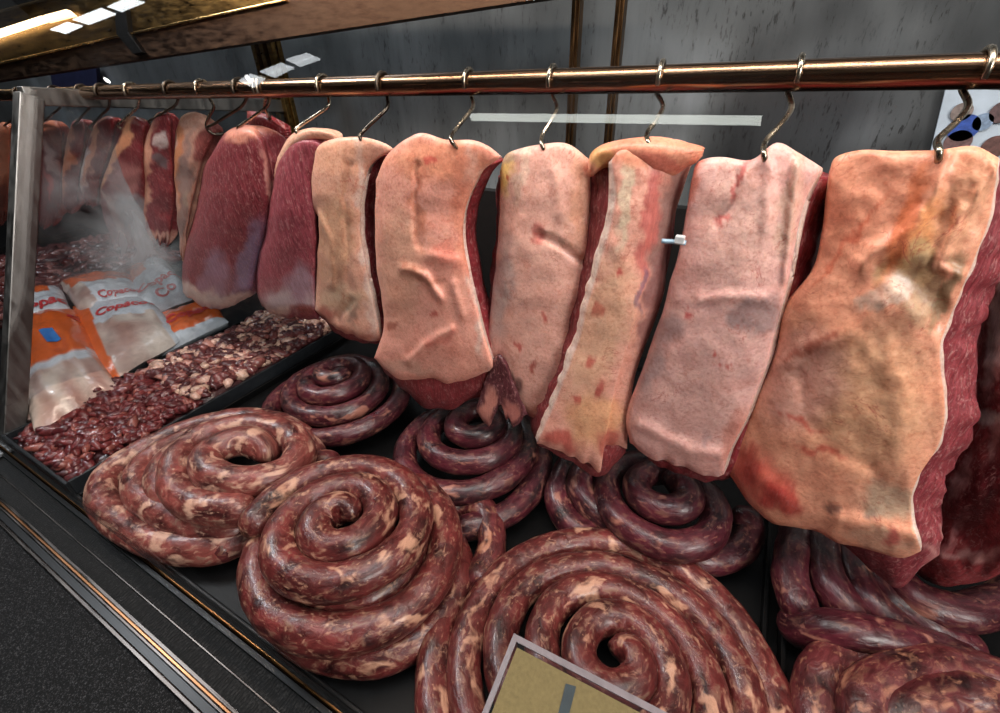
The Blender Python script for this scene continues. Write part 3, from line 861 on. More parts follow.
slab('fat_cap', m6, T6, B6, L6, R6, (.44, .475), (-.010, .012, 0), (.0, .08, .08, .04), p6, 6.0, bulge=.012, U=56, V=96, ragged=6, lump=.006, side_paint=painter(WF))
slab('lean_meat', m6, [(610, 164), (640, 152), (680, 160)], [(539, 448), (570, 462), (600, 476), (625, 452)], [(610, 164), (615, 192), (610, 227), (592, 294), (575, 353), (549, 422), (539, 448)],
     [(680, 160), (672, 243), (660, 292), (643, 341), (629, 385), (625, 452)], (.452, .487), (-.040, .036, 0), (.0, .1, .06, .06), lean_paint((142, 58, 60)), 6.5, bulge=.008, ragged=4, lump=.003, ends=.006)
slab('fat_flap', m6, [(588, 172), (592, 152), (615, 141), (660, 137), (704, 148)], [(590, 178), (610, 168), (640, 176), (668, 180), (702, 156)], [(588, 172), (590, 178)], [(704, 148), (702, 156)],
     (.452, .462), (0, .02, 0), (.1, .1, .3, .3), painter((242, 164, 134), [(600, 160, 14, 12, 0, (240, 186, 120), 0, .8), (660, 165, 34, 8, 10, (226, 128, 110), 0, .9)]), 6.8, bulge=.012, U=50, V=16, ragged=3, lump=.006)

# --- slab 5
m5 = meat('smooth pale pink slab with small red marks, right of the broad slab', aty(548, 78, .5))
T5 = [(500, 172), (505, 156), (519, 149), (544, 144), (568, 144), (590, 160)]
L5 = [(500, 172), (499, 228), (492, 297), (487, 351), (490, 368)]
R5 = [(590, 160), (590, 204), (585, 267), (571, 326), (563, 366), (546, 421)]
B5 = [(490, 368), (506, 390), (521, 406), (532, 418), (546, 421)]
p5 = painter((250, 192, 174), [(505, 170, 7, 22, 10, (238, 196, 110), 0, .7), (507, 158, 10, 6, 0, (182, 158, 140), 0, .8), (522, 165, 6, 40, 8, (240, 206, 184), 0, .8), (536, 232, 5, 10, 0, (206, 104, 96), 0, .7), (508, 177, 2, 2, 0, (176, 30, 30), 0, .5),
                               (500, 290, 12, 50, 5, (196, 172, 166), 0, .9), (560, 240, 22, 3, 25, (198, 150, 132), 0, .9), (546, 315, 5, 6, 0, (212, 84, 74), 0, .7), (517, 345, 3, 4, 0, (196, 70, 66), 0, .7), (535, 366, 3, 5, 0, (180, 70, 60), 0, .7),
                               (507, 385, 16, 12, 40, (84, 40, 46), .8, .6), (500, 372, 10, 22, 0, (150, 90, 86), .4, .9), (530, 415, 16, 10, 20, (206, 132, 110), 0, .9), (580, 200, 10, 50, 0, (240, 178, 148), 0, .9)])
slab('fat_cap', m5, T5, B5, L5, R5, (.475, .465), (-.004, .012, 0), (.05, .1, .06, .05), p5, 5.0, folds=[([(524, 155), (517, 220), (505, 290)], 5, .003), ([(540, 236), (560, 245), (582, 262)], 4, -.004), ([(555, 170), (560, 215)], 5, .002)], bulge=.018, U=56, V=90, lump=.0045, side_paint=painter(WF))
slab('lean_meat', m5, [(501, 176), (540, 148), (585, 164)], [(492, 370), (510, 402), (530, 414), (543, 416)], [(501, 176), (500, 230), (494, 297), (489, 351), (492, 370)],
     [(585, 164), (585, 204), (580, 267), (566, 326), (543, 416)], (.487, .477), (-.024, .036, 0), (.0, .1, .06, .06), lean_paint((134, 44, 48)), 5.5, bulge=.014, lump=.003)
slab('torn_lean_strip', m5, [(494, 357), (498, 354), (503, 358)], [(476, 408), (488, 424), (500, 410), (514, 426), (528, 416)], [(494, 357), (484, 384), (476, 408)], [(503, 358), (514, 384), (528, 416)],
     (.458, .452), (0, .008, 0), (.1, .1, .1, .1), lean_paint((92, 44, 50), [(490, 405, 7, 16, 10, (206, 140, 126), .2, .7), (512, 412, 6, 8, 0, (190, 120, 110), .3, .7)]), 5.8, U=26, V=34, bulge=.002, ragged=10, lump=.006)

# --- slab 4
m4 = meat('broad peach slab with white right edge and dark red underside, centre of the row', aty(463, 80, .5))
T4 = [(376, 180), (384, 160), (394, 148), (408, 138), (423, 133), (447, 140), (471, 140), (488, 146), (502, 157)]
L4 = [(376, 180), (375, 238), (378, 277), (384, 324), (374, 358)]
R4 = [(502, 157), (482, 172), (470, 196), (463, 226), (465, 250), (474, 293), (486, 340), (495, 368)]
B4 = [(374, 358), (396, 378), (427, 379), (459, 382), (495, 368)]
p4 = painter((252, 180, 160), [(440, 160, 50, 20, 0, (244, 164, 130), 0, .9), (430, 160, 4, 6, 30, (208, 84, 78), 0, .6), (400, 260, 22, 60, 0, (232, 176, 150), 0, .9), (418, 205, 4, 40, 0, (214, 138, 110), 0, .9), (445, 255, 16, 10, 20, (236, 144, 126), 0, .8),
                               (420, 272, 26, 3, 30, (196, 132, 108), 0, .8), (440, 340, 18, 5, -30, (238, 148, 132), 0, .7), (395, 322, 4, 4, 0, (176, 96, 78), 0, .7), (438, 315, 3, 4, 0, (200, 84, 74), 0, .7), (476, 250, 6, 120, -4, WF, 0, .8), (490, 170, 14, 6, -30, WF, 0, .8),
                               (465, 210, 12, 60, 0, (242, 158, 130), 0, .9), (400, 368, 30, 8, 0, (226, 176, 156), 0, .8), (470, 360, 20, 12, 0, (240, 170, 150), 0, .8)])
slab('fat_cap', m4, T4, B4, L4, R4, (.455, .455), (.000, .010, 0), (.06, .03, .05, .04), p4, 4.0, folds=[([(402, 268), (424, 274), (440, 298)], 4, .0055), ([(410, 362), (425, 345), (450, 328)], 4, .005), ([(417, 165), (415, 200), (419, 245)], 4, -.004), ([(455, 285), (462, 315)], 4, .003), ([(430, 255), (455, 262)], 6, .003)], bulge=.018, U=70, V=96, lump=.0045, side_paint=painter(WF))
slab('lean_meat', m4, [(378, 182), (400, 144), (440, 140), (498, 160)], [(378, 364), (398, 386), (415, 402), (442, 408), (476, 400), (492, 380)], [(378, 182), (377, 238), (380, 277), (386, 324), (378, 364)],
     [(498, 160), (479, 174), (468, 198), (461, 228), (463, 252), (472, 295), (484, 342), (492, 380)], (.467, .465), (.000, .036, 0), (.05, .0, .05, .05), lean_paint((140, 54, 58)), 4.5, bulge=.016, ragged=6, lump=.003,
     side_paint=lean_paint((140, 46, 52), [(484, 220, 6, 40, 0, (188, 116, 114), .8, .9)]))

# --- slab 3
m3 = meat('narrow beige slab with grey stained lower end, left of the broad slab', aty(372, 85, .5))
T3 = [(314, 168), (317, 148), (333, 139), (361, 137), (384, 143), (395, 150)]
L3 = [(314, 168), (313, 205), (319, 222), (317, 265), (315, 310)]
R3 = [(395, 150), (374, 162), (365, 182), (361, 215), (365, 257), (374, 300), (381, 340)]
B3 = [(315, 310), (333, 326), (349, 334), (368, 341), (381, 340)]
p3 = painter((240, 182, 158), [(340, 155, 30, 20, 0, (240, 182, 152), 0, .9), (367, 250, 6, 110, -4, WF, 0, .8), (325, 212, 5, 6, 0, (176, 128, 108), 0, .8), (335, 240, 20, 50, 0, (214, 166, 134), 0, .9), (337, 288, 4, 4, 0, (240, 206, 176), 0, .5),
                               (352, 308, 8, 12, 0, (128, 106, 100), 0, .6), (340, 300, 22, 16, 0, (224, 190, 160), 0, .8), (322, 318, 10, 12, 0, (172, 96, 84), .3, .9), (355, 334, 22, 7, 10, (206, 130, 112), .1, .9), (345, 200, 3, 50, 0, (204, 150, 122), 0, .9)])
slab('fat_cap', m3, T3, B3, L3, R3, (.475, .47), (.000, .010, 0), (.08, .03, .06, .05), p3, 3.0, folds=[([(318, 215), (330, 240), (332, 285)], 4, .004), ([(350, 165), (345, 215), (350, 290)], 4, -.003), ([(340, 320), (350, 300)], 4, -.005)], bulge=.016, U=50, V=80, lump=.0045, side_paint=painter(WF))
slab('lean_meat', m3, [(316, 170), (334, 142), (361, 140), (391, 153)], [(317, 312), (335, 332), (352, 340), (378, 344)], [(316, 170), (315, 205), (320, 222), (318, 265), (317, 312)],
     [(391, 153), (371, 164), (363, 184), (359, 217), (363, 259), (372, 302), (378, 344)], (.487, .48), (.000, .034, 0), (.05, .0, .05, .05), lean_paint((138, 46, 52)), 3.5, bulge=.014, lump=.002)

# --- lean pieces 2 and 1
m2 = meat('long lean red muscle with a cream fat tip, left of the beige slab', aty(312, 92, .5))
film = (206, 186, 188)
slab('lean_meat', m2, [(276, 168), (282, 152), (296, 138), (316, 136), (330, 146)], [(262, 306), (276, 316), (296, 318), (318, 320)], [(276, 168), (270, 200), (264, 235), (257, 262), (256, 288), (262, 306)],
     [(330, 146), (320, 165), (317, 200), (319, 240), (317, 280), (318, 320)], (.485, .48), (.0, .040, 0), (.10, .08, .05, .08),
     lean_paint((154, 72, 82), [(290, 300, 26, 14, 0, film, .3, .9), (275, 312, 14, 8, 0, (228, 200, 186), .2, .8), (300, 285, 14, 20, 20, (176, 140, 152), .5, .9), (302, 312, 12, 8, 0, (150, 70, 66), 1, .8)]), 2.0, bulge=.02, U=50, V=80, lump=.003)
slab('fat_edge', m2, [(277, 158), (290, 136), (310, 128), (332, 132), (340, 140)], [(275, 186), (284, 172), (294, 152), (314, 140), (338, 143)], [(277, 158), (274, 172), (275, 186)], [(340, 140), (338, 143)],
     (.476, .478), (0, .02, 0), (.2, .2, .2, .2), painter((240, 190, 164)), 2.5, bulge=.006, U=40, V=16, ragged=1, lump=.003)
m1 = meat('widest dark red lean muscle hanging above the diced meat, white membrane at its foot', aty(262, 95, .5))
slab('lean_meat', m1, [(214, 150), (224, 134), (237, 127), (252, 126), (266, 140)], [(183, 292), (198, 304), (222, 309), (253, 295)], [(214, 150), (204, 168), (195, 213), (185, 246), (182, 275), (183, 292)],
     [(266, 140), (271, 165), (273, 188), (268, 229), (260, 255), (253, 295)], (.50, .485), (.0, .045, 0), (.12, .12, .06, .08),
     lean_paint((134, 56, 63), [(200, 294, 26, 9, 10, (230, 208, 196), .1, .8), (250, 262, 12, 40, 15, (138, 112, 138), .5, .9), (215, 275, 14, 22, 0, (158, 120, 138), .5, .9), (232, 300, 20, 8, 0, (224, 202, 194), .1, .8), (240, 132, 18, 8, 0, (220, 150, 130), .1, .8), (268, 180, 3, 30, -10, (196, 140, 132), .3, .8)]), 1.0, bulge=.024, U=60, V=90, lump=.003)
m1b = meat('small crimson scrap of meat hooked behind the widest lean muscle', aty(290, 95, .5))
slab('lean_meat', m1b, [(246, 111), (256, 112), (268, 116), (284, 128)], [(262, 172), (270, 178), (276, 168), (284, 140)], [(246, 111), (250, 130), (258, 150), (262, 172)], [(284, 128), (285, 134), (284, 140)],
     (.53, .53), (0, .02, 0), (.2, .2, .2, .2), lean_paint((124, 32, 38)), 1.5, U=26, V=30, bulge=.01)

# --- pieces by and behind the divider
chops = [
    ('cut with a grey-pink fat side, left neighbour of the widest lean muscle', [(176, 130), (182, 116), (196, 112), (208, 120), (218, 130)], [(181, 256), (183, 260), (186, 256)], [(176, 130), (174, 165), (177, 215), (181, 256)], [(218, 130), (204, 162), (194, 200), (188, 230), (186, 256)],
     (.51, .51), painter((206, 160, 142), [(210, 140, 12, 24, 20, (130, 48, 52), 1, .6), (178, 160, 4, 60, 0, (206, 132, 84), 0, .8), (186, 198, 3, 8, 0, (232, 206, 170), 0, .5), (184, 190, 6, 60, 6, (138, 118, 116), .2, .8)]), 200, (208, 130)),
    ('chop with orange fat rim and a grey bone circle, nearest one behind the divider', [(150, 128), (156, 114), (166, 112), (173, 120)], [(146, 240), (156, 246), (168, 240)], [(150, 128), (141, 152), (138, 190), (142, 220), (146, 240)], [(173, 120), (173, 150), (175, 190), (173, 220), (168, 240)],
     (.515, .515), lean_paint((140, 56, 62), [(144, 170, 7, 70, 4, (224, 164, 140), 0, .5), (160, 160, 7, 8, 0, (120, 100, 104), .2, .6), (162, 140, 5, 7, 0, (226, 206, 204), 0, .6), (156, 236, 14, 6, 0, (224, 176, 160), 0, .7)]), 168, (150, 124)),
    ('chop with a curled orange fat strip and silvery lower half behind the divider', [(119, 136), (124, 122), (134, 116), (147, 124)], [(112, 240), (124, 248), (138, 246), (146, 238)], [(119, 136), (108, 165), (100, 190), (103, 215), (112, 240)], [(147, 124), (145, 150), (147, 190), (148, 220), (146, 238)],
     (.52, .51), lean_paint((124, 42, 48), [(117, 150, 6, 40, 28, (232, 166, 128), 0, .5), (130, 215, 16, 22, -30, (176, 172, 176), .1, .7), (115, 215, 4, 34, -25, (196, 172, 168), .1, .7), (128, 180, 14, 16, 0, (178, 112, 108), .7, .8)]), 128, (119, 128)),
    ('chop with white membrane along its left side, third behind the divider', [(90, 134), (97, 122), (108, 116), (118, 120)], [(84, 200), (90, 206), (99, 204)], [(90, 134), (84, 158), (79, 182), (84, 200)], [(118, 120), (112, 150), (101, 182), (99, 204)],
     (.525, .525), lean_paint((126, 40, 44), [(84, 170, 6, 22, 0, (214, 196, 196), 0, .6), (92, 150, 4, 34, 10, (216, 150, 120), 0, .6)]), 98, (91, 130)),
    ('chop with a straight pink fat rim, fourth behind the divider', [(68, 134), (73, 122), (82, 119), (88, 126)], [(63, 204), (70, 214), (78, 206)], [(68, 134), (64, 156), (62, 180), (63, 204)], [(88, 126), (84, 152), (80, 180), (78, 206)],
     (.53, .53), lean_paint((128, 44, 48), [(67, 160, 5, 40, 6, (224, 148, 116), 0, .6)]), 78, (75, 128)),
    ('ragged red cut beside the aluminium post, farthest one behind the divider', [(36, 130), (44, 122), (56, 121), (64, 132)], [(34, 218), (46, 228), (60, 216)], [(36, 130), (34, 160), (33, 190), (34, 218)], [(64, 132), (63, 160), (62, 190), (60, 216)],
     (.54, .54), lean_paint((118, 40, 44), [(45, 125, 12, 5, 0, (214, 130, 100), 0, .7), (54, 160, 5, 22, -20, (206, 176, 172), .2, .7), (48, 185, 3, 16, 0, (200, 60, 50), .6, .6)]), 50, (42, 126)),
    ('sliver of orange-rimmed meat left of the aluminium post at the frame edge', [(-6, 130), (2, 122), (12, 126)], [(-8, 216), (0, 222), (8, 212)], [(-6, 130), (-8, 170), (-8, 216)], [(12, 126), (11, 170), (8, 212)],
     (.55, .55), painter((222, 146, 116), [(3, 200, 10, 24, 0, (120, 60, 52), 1, .8)]), 14, (5, 128)),
]
hk_lab = ['thin steel hook holding the grey-pink cut beside the divider edge', 'thin hook in the chop with the grey bone circle', 'bright hook in the chop with the curled orange fat strip', 'dull hook in the chop with white membrane', 'short hook in the chop with straight pink rim', 'hook in the ragged red cut beside the aluminium post', 'hook left of the aluminium post in the frame edge sliver']
for k, (lab, T, B, L, R, Y, pt, rp, hp) in enumerate(chops):
    mm = meat(lab, aty(hp[0], 92, .5))
    slab('chop_body', mm, T, B, L, R, Y, (0, .022, 0), (.15, .15, .08, .1), pt, 30 + k, bulge=.008, U=34, V=60, lump=.011, ragged=9)
    hook(rp, hp, STEEL if k in (0, 2) else HOOKDK, hk_lab[k], Y[0] - .002, 1.4)

hook(971, (938, 158), STEEL, 'rightmost steel hook, in the largest slab', .435)
hook(792, (764, 160), STEEL, 'steel hook in the pink slab with the grey bruise', .445)
hook(658, (649, 148), STEEL, 'steel hook in the folded flap of the torn slab', .450)
hook(551, (543, 150), STEEL, 'steel hook in the smooth pale pink slab', .460)
hook(468, (452, 144), STEEL, 'bright steel hook in the broad peach slab', .440)
hook(382, (361, 141), HOOKDK, 'dark hook in the narrow beige slab', .466, 1.3)
hook(322, (297, 134), STEEL, 'wide bright hook in the lean muscle with the cream fat tip', .474, 1.8)
hook(262, (239, 131), STEEL, 'steel hook in the widest lean muscle', .488, 1.3)
hook(238, (208, 131), HOOKDK, 'dull hook between the divider and the widest lean muscle', .50, 1.3)
hook(258, (269, 124), STEEL, 'curved hook in the small crimson scrap', .528, -1.2)


# ================================================================= DICED MEAT
def blob(acc, c, s, col, rng, sub=0):
    # low ball from a deformed lat/long grid
    nu, nv = 7, 5; vs = []
    ph = rng.uniform(0, 6.28); tl = rng.uniform(-.5, .5)
    ca, sa = math.cos(ph), math.sin(ph)
    for j in range(nv):
        th = math.pi * (j + 0.5) / nv
        for i in range(nu):
            a = 2 * math.pi * i / nu
            p = np.array([s[0] * math.sin(th) * math.cos(a), s[1] * math.sin(th) * math.sin(a), s[2] * math.cos(th)]) * (1 + rng.uniform(-.18, .18))
            x, y, z = p; x, z = x * math.cos(tl) + z * math.sin(tl), -x * math.sin(tl) + z * math.cos(tl)
            vs.append((c[0] + x * ca - y * sa, c[1] + x * sa + y * ca, c[2] + z))
    fs = [(j * nu + i, (j + 1) * nu + i, (j + 1) * nu + (i + 1) % nu, j * nu + (i + 1) % nu) for j in range(nv - 1) for i in range(nu)]
    fs += [tuple(range(nu)), tuple(range((nv - 1) * nu, nv * nu))[::-1]]
    acc.add(vs, fs, col)


def wet_mat():
    m, nt, bs = new_mat('wet_diced_meat')
    at = nt.nodes.new('ShaderNodeAttribute'); at.attribute_name = 'Col'
    f = noise_n(nt, coords(nt), 140, 4, .6)
    rp = ramp(nt, f, [(0.35, (0.6, 0.55, 0.55)), (0.65, (1.15, 1.15, 1.15))])
    nt.links.new(mixc(nt, 1.0, at.outputs['Color'], rp.outputs[0], 'MULTIPLY'), bs.inputs['Base Color'])
    bs.inputs['Roughness'].default_value = 0.3; bs.inputs['Coat Weight'].default_value = 0.3; bs.inputs['Coat Roughness'].default_value = .15
    bump(nt, bs, f, 0.5, 0.002); return m


WET = wet_mat(); rng = random.Random(3)


def pile(x0, x1, y0, y1, n, hf, palette, smin, smax, long):
    acc = MB()
    # solid core under the loose pieces
    core = []; N = 14
    for j in range(N + 1):
        for i in range(N + 1):
            x = x0 + (x1 - x0) * i / N; y = y0 + (y1 - y0) * j / N
            core.append((x, y, max(-0.004, hf(x, y) - 0.010)))
    core += [(p[0], p[1], -0.006) for p in core]
    M = (N + 1) ** 2
    fs = [(j * (N + 1) + i, j * (N + 1) + i + 1, (j + 1) * (N + 1) + i + 1, (j + 1) * (N + 1) + i) for j in range(N) for i in range(N)]
    fs += [tuple(M + a for a in q[::-1]) for q in fs]
    bd = [i for i in range(N)] + [j * (N + 1) + N for j in range(N)] + [N * (N + 1) + N - i for i in range(N)] + [(N - j) * (N + 1) for j in range(N)]
    fs += [(bd[(k + 1) % len(bd)], bd[k], bd[k] + M, bd[(k + 1) % len(bd)] + M) for k in range(len(bd))]
    acc.add(core, fs, rgb(60, 24, 26) + (1,))
    for _ in range(n):
        x = rng.uniform(x0 + .006, x1 - .006); y = rng.uniform(y0 + .006, y1 - .006)
        s = rng.uniform(smin, smax); c = rng.choice(palette); j = rng.uniform(.8, 1.15)
        blob(acc, (x, y, hf(x, y) + rng.uniform(-.006, .005)), (s * rng.uniform(1.0, long), s * rng.uniform(.7, 1), s * rng.uniform(.5, .8)), tuple(v * j for v in rgb(*c)) + (1,), rng)
    return acc


PD = [(104, 42, 44), (120, 50, 50), (92, 36, 40), (128, 58, 56), (84, 32, 34), (110, 46, 48), (150, 84, 74)]
PL = [(116, 60, 58), (208, 168, 150), (92, 46, 48), (226, 188, 166), (136, 78, 72), (88, 44, 46), (216, 176, 160), (190, 132, 118), (84, 42, 44), (100, 52, 52)]
def hD(x, y): return 0.030 + 0.010 * noise.noise(Vector((x * 9, y * 9, 1))) - 0.02 * max(0, (0.17 - y) / .06)
def hL(x, y): return 0.040 + 0.012 * noise.noise(Vector((x * 8, y * 8, 4)))
tag(pile(-1.185, -0.935, 0.115, 0.36, 800, hD, PD, .0065, .0115, 2.6).obj('diced_dark_meat', WET, smooth=True), 'heap of wet dark red meat strips at the front of the long tray', 'diced meat', kind='stuff')
tag(pile(-1.185, -0.935, 0.345, 0.93, 1500, hL, PL, .009, .0150, 1.8).obj('diced_mixed_meat', WET, smooth=True), 'heap of diced meat mottled with cream fat, behind the dark strips', 'diced meat', kind='stuff')


# ================================================================= CHICKEN BAGS
def bag_mat():
    m, nt, bs = new_mat('printed_poly_bag')
    at = nt.nodes.new('ShaderNodeAttribute'); at.attribute_name = 'Col'
    v = coords(nt); f = noise_n(nt, v, 60, 5, .6, .8); g = noise_n(nt, v, 14, 3, .5, 1.2)
    rp = ramp(nt, f, [(0.35, (0.85, 0.85, 0.86)), (0.65, (1.05, 1.05, 1.05))])
    nt.links.new(mixc(nt, 1.0, at.outputs['Color'], rp.outputs[0], 'MULTIPLY'), bs.inputs['Base Color'])
    bs.inputs['Roughness'].default_value = 0.26; bs.inputs['Coat Weight'].default_value = 0.5; bs.inputs['Coat Roughness'].default_value = .1
    pr = bump(nt, bs, g, 0.5, 0.01); bump(nt, bs, f, 0.35, 0.003, pr); return m


BAGM = bag_mat(); INK = plain('red_bag_ink', rgb(196, 40, 44), 0.4, 0, 80, 0.15)
BLUEI = plain('blue_bag_ink', rgb(30, 120, 200), 0.35, 0, 80, 0.1)
OR = (236, 104, 34); WH = (216, 218, 224); CL = (206, 172, 156)


def bag(label, quad, z, hgt, zones, seed, texts=(), square=None):
    """quad = TL,TR,BR,BL seen from the aisle; zones(u,v)->rgb"""
    Q = [atz(x, y, z) for x, y in quad]
    N = 40; cen = sum(Q) / 4
    t = thing('chicken_bag', label, 'bag', (cen[0], cen[1], z), 'printed bags of chicken behind the divider')

    def S(uu, v, lift=0.0):
        p = Q[0] * (1 - uu) * (1 - v) + Q[1] * uu * (1 - v) + Q[2] * uu * v + Q[3] * (1 - uu) * v
        e = (max(0, 1 - abs(2 * uu - 1) ** 3) * max(0, 1 - abs(2 * v - 1) ** 3)) ** 0.55
        w = 1 + .30 * noise.noise(Vector((uu * 3, v * 3, seed))) + .14 * noise.noise(Vector((uu * 8, v * 8, seed)))
        q = p + (p - cen) * 0.05 * noise.noise(Vector((uu * 4, v * 4, seed + 3)))
        return np.array([q[0], q[1], z + hgt * e * w + lift])
    vs = []; cs = []
    for j in range(N):
        for i in range(N):
            uu = i / (N - 1); v = j / (N - 1)
            vs.append(S(uu, v))
            wu = uu + .04 * noise.noise(Vector((uu * 5, v * 5, seed))); wv = v + .05 * noise.noise(Vector((uu * 5, v * 5, seed + 2)))
            zc = zones(wu, wv)
            if zc == CL:
                k_ = max(-1, min(1, 2.2 * noise.noise(Vector((uu * 6, v * 6, seed + 20)))))
                zc = tuple(a_ + (b_ - a_) * (0.5 + 0.5 * k_) for a_, b_ in zip((178, 136, 124), (226, 206, 192)))
            cs.append(rgb(*zc) + (1,))
    n = N * N
    vs += [(p[0], p[1], z - (0.012 if 0 < (k % N) < N - 1 and 0 < k // N < N - 1 else 0.0)) for k, p in enumerate(vs)]; cs += cs[:]
    fs = [(j * N + i, (j + 1) * N + i, (j + 1) * N + i + 1, j * N + i + 1) for j in range(N - 1) for i in range(N - 1)]
    fs += [tuple(n + a for a in q[::-1]) for q in fs]
    mesh_obj('bag_film', vs, fs, BAGM, t, cs)
    for (txt, u0, v0, ang, size) in texts:
        cu = bpy.data.curves.new('lettering', 'FONT'); cu.body = txt; cu.size = 1.0; cu.offset = 0.035; cu.resolution_u = 3; cu.shear = 0.25
        to = bpy.data.objects.new('lettering', cu); me = bpy.data.meshes.new_from_object(to)
        bpy.data.objects.remove(to)
        me.name = 'lettering'
        ca, sa = math.cos(math.radians(ang)), math.sin(math.radians(ang))
        wq = np.linalg.norm(Q[1] - Q[0]); hq = np.linalg.norm(Q[3] - Q[0])
        for vv in me.vertices:
            x, y = vv.co.x * size, vv.co.y * size * 1.7
            uu = u0 + (x * ca - y * sa) / wq; v = v0 - (x * sa + y * ca) / hq
            vv.co = Vector(S(min(.98, max(.02, uu)), min(.98, max(.02, v)), 0.0022)) 
        o = bpy.data.objects.new('lettering', me); COL.objects.link(o); me.materials.append(INK)
        o.parent = t; o.matrix_parent_inverse = Matrix.Translation(-t.location)
    if square:
        u0, v0, du, dv = square; k = 6
        vs = [S(u0 + du * i / k + dv * .3 * j / k, v0 + dv * j / k, 0.002) for j in range(k + 1) for i in range(k + 1)]
        fs = [(j * (k + 1) + i, (j + 1) * (k + 1) + i, (j + 1) * (k + 1) + i + 1, j * (k + 1) + i + 1) for j in range(k) for i in range(k)]
        mesh_obj('blue_square', vs, fs, BLUEI, t)
    return t


bag('white and orange bag with red lettering at the far left beside the post', [(8, 300), (60, 286), (72, 312), (14, 330)], .045, .035,
    lambda a, b: OR if b < .42 and a < .8 else (WH if b < .95 else CL), 3.1, [('Copacol', .12, .86, 4, .044)])
bag('back bag with a long orange band, lying across behind the others', [(58, 284), (128, 274), (152, 302), (84, 318)], .045, .045,
    lambda a, b: OR if b < .48 and a > .08 else (WH if a > .28 else CL), 4.2, [('Copacol', .34, .88, 0, .034)])
bag('white bag with an orange corner and red lettering, nearest the hanging meat', [(128, 270), (168, 264), (196, 298), (142, 320)], .035, .06,
    lambda a, b: OR if a < .42 and b < .52 else WH, 5.3, [('Copacol', .14, .82, 20, .038), ('Co', .42, .95, 20, .04)])
bag('orange bag lying flat by the long tray, under the white bag', [(148, 318), (214, 302), (228, 322), (160, 356)], .024, .030,
    lambda a, b: OR if b < .86 else WH, 6.4, [('Copacol', .20, .62, 8, .045)])
bag('white bag with red lettering over a clear window showing chicken pieces', [(72, 306), (150, 300), (186, 338), (98, 388)], .034, .045,
    lambda a, b: OR if a < .20 else (WH if b < .52 or a > .86 else CL), 7.5, [('Copacol', .23, .40, -4, .046)])
bag('big orange bag with a small blue square, in front at the left', [(4, 330), (78, 310), (118, 388), (34, 432)], .036, .055,
    lambda a, b: OR if (b < .70) else (WH if b < .76 else CL), 8.6, [('Co', .78, .26, -30, .05)], (.46, .42, .16, .14))
bag('clear bag of pale chicken at the bottom left corner of the divider', [(2, 362), (44, 362), (62, 408), (10, 428)], .030, .045,
    lambda a, b: (CL if b > .2 else (WH if a > .2 else OR)), 9.7)
acc = pile(-2.6, -1.92, 0.30, 0.92, 900, lambda x, y: 0.03 + .03 * noise.noise(Vector((x * 4, y * 4, 8))), [(96, 40, 40), (120, 56, 52), (78, 34, 36), (150, 96, 90)], .012, .026, 2.2)
tag(acc.obj('meat_trimmings', WET, smooth=True), 'blurred heap of dark red meat trimmings behind the chicken bags', 'meat trimmings', kind='stuff')

# ================================================================= PRICE CARD
pc = thing('price_card', 'khaki price card in a clear plastic sleeve standing in front of the largest coil', 'price card', atz(515, 634, .135))
zt = 0.100
TLc = atz(514, 634, zt); TRc = atz(672, 716, zt - .006); BLc = atz(500, 730, zt - .018)
ux = (TRc - TLc); ux = ux / np.linalg.norm(ux)
dn = BLc - TLc; dn = dn - ux * (dn @ ux); dn /= np.linalg.norm(dn)
nn = np.cross(ux, dn)
if nn[2] < 0: nn = -nn
print('card angle', math.degrees(math.acos((TRc - TLc) @ (BLc - TLc) / np.linalg.norm(TRc - TLc) / np.linalg.norm(BLc - TLc))))
cw, ch = 0.19, 0.13


def cardbox(x0, x1, y0, y1, z0, z1, name, mat):
    poly = [TLc + ux * a + dn * b + nn * z0 for a, b in ((x0, y0), (x1, y0), (x1, y1), (x0, y1))]
    mb = MB(); mb.prism(poly, nn * (z1 - z0)); return mb.obj(name, mat, pc)


cardbox(0.008, cw - .008, 0.010, ch, 0.0, 0.0010, 'card', plain('khaki_card', rgb(140, 124, 80), 0.9, 0, 260, 0.12, 0, 0, .1))
cardbox(0, cw, 0, ch, 0.0018, 0.0026, 'sleeve', glass('sleeve_plastic', (.93, .93, .95), 1.12, 0.0, rough=.4))
edge = plain('sleeve_edge_plastic', rgb(116, 104, 108), 0.4, 0, 60, .2, 0, .1)
for q_ in ((0, cw, 0, .006), (0, .0055, .006, ch)):
    cardbox(*q_, 0.0, 0.0032, 'sleeve_edge', edge)
poly = [TLc + ux * a + dn * b + nn * .0011 for a, b in ((.064, .018), (.074, .016), (.076, .066), (.067, .068))]
mb = MB(); mb.prism(poly, nn * .0005); mb.obj('ink_stroke', plain('dark_green_ink', rgb(28, 48, 48), .5), pc)

# small plastic clip between the torn slab and the pink slab
cp = thing('plastic_clip', 'small white plastic clip with a blue tip between the torn slab and the pink slab', 'clip', aty(675, 242, .41))
a = aty(662, 241, .412); c_ = aty(686, 243, .412)
vs, fs, _ = tube_data(resample([a, c_], 6), 0.0022, 8); mesh_obj('clip_arm', vs, fs, plain('clear_blue_plastic', rgb(170, 200, 220), .2, 0, 60, .1, 0, .5), cp)
b_ = aty(680, 239, .410); mb = MB(); mb.box(b_[0] - .004, b_[0] + .004, b_[1] - .003, b_[1] + .003, b_[2] - .004, b_[2] + .003); mb.obj('clip_head', plain('white_plastic', rgb(236, 236, 238), .3), cp, bevel=.001)

# ================================================================= HOOD (upper left)
HA = atx(-60, 90, -2.2); HB = aty(575, -6, 0.90); HC = atx(-20, -10, -1.9)
hn = np.cross(HB - HA, HC - HA); hn /= np.linalg.norm(hn)
if (HA - CAM) @ hn < 0: hn = -hn


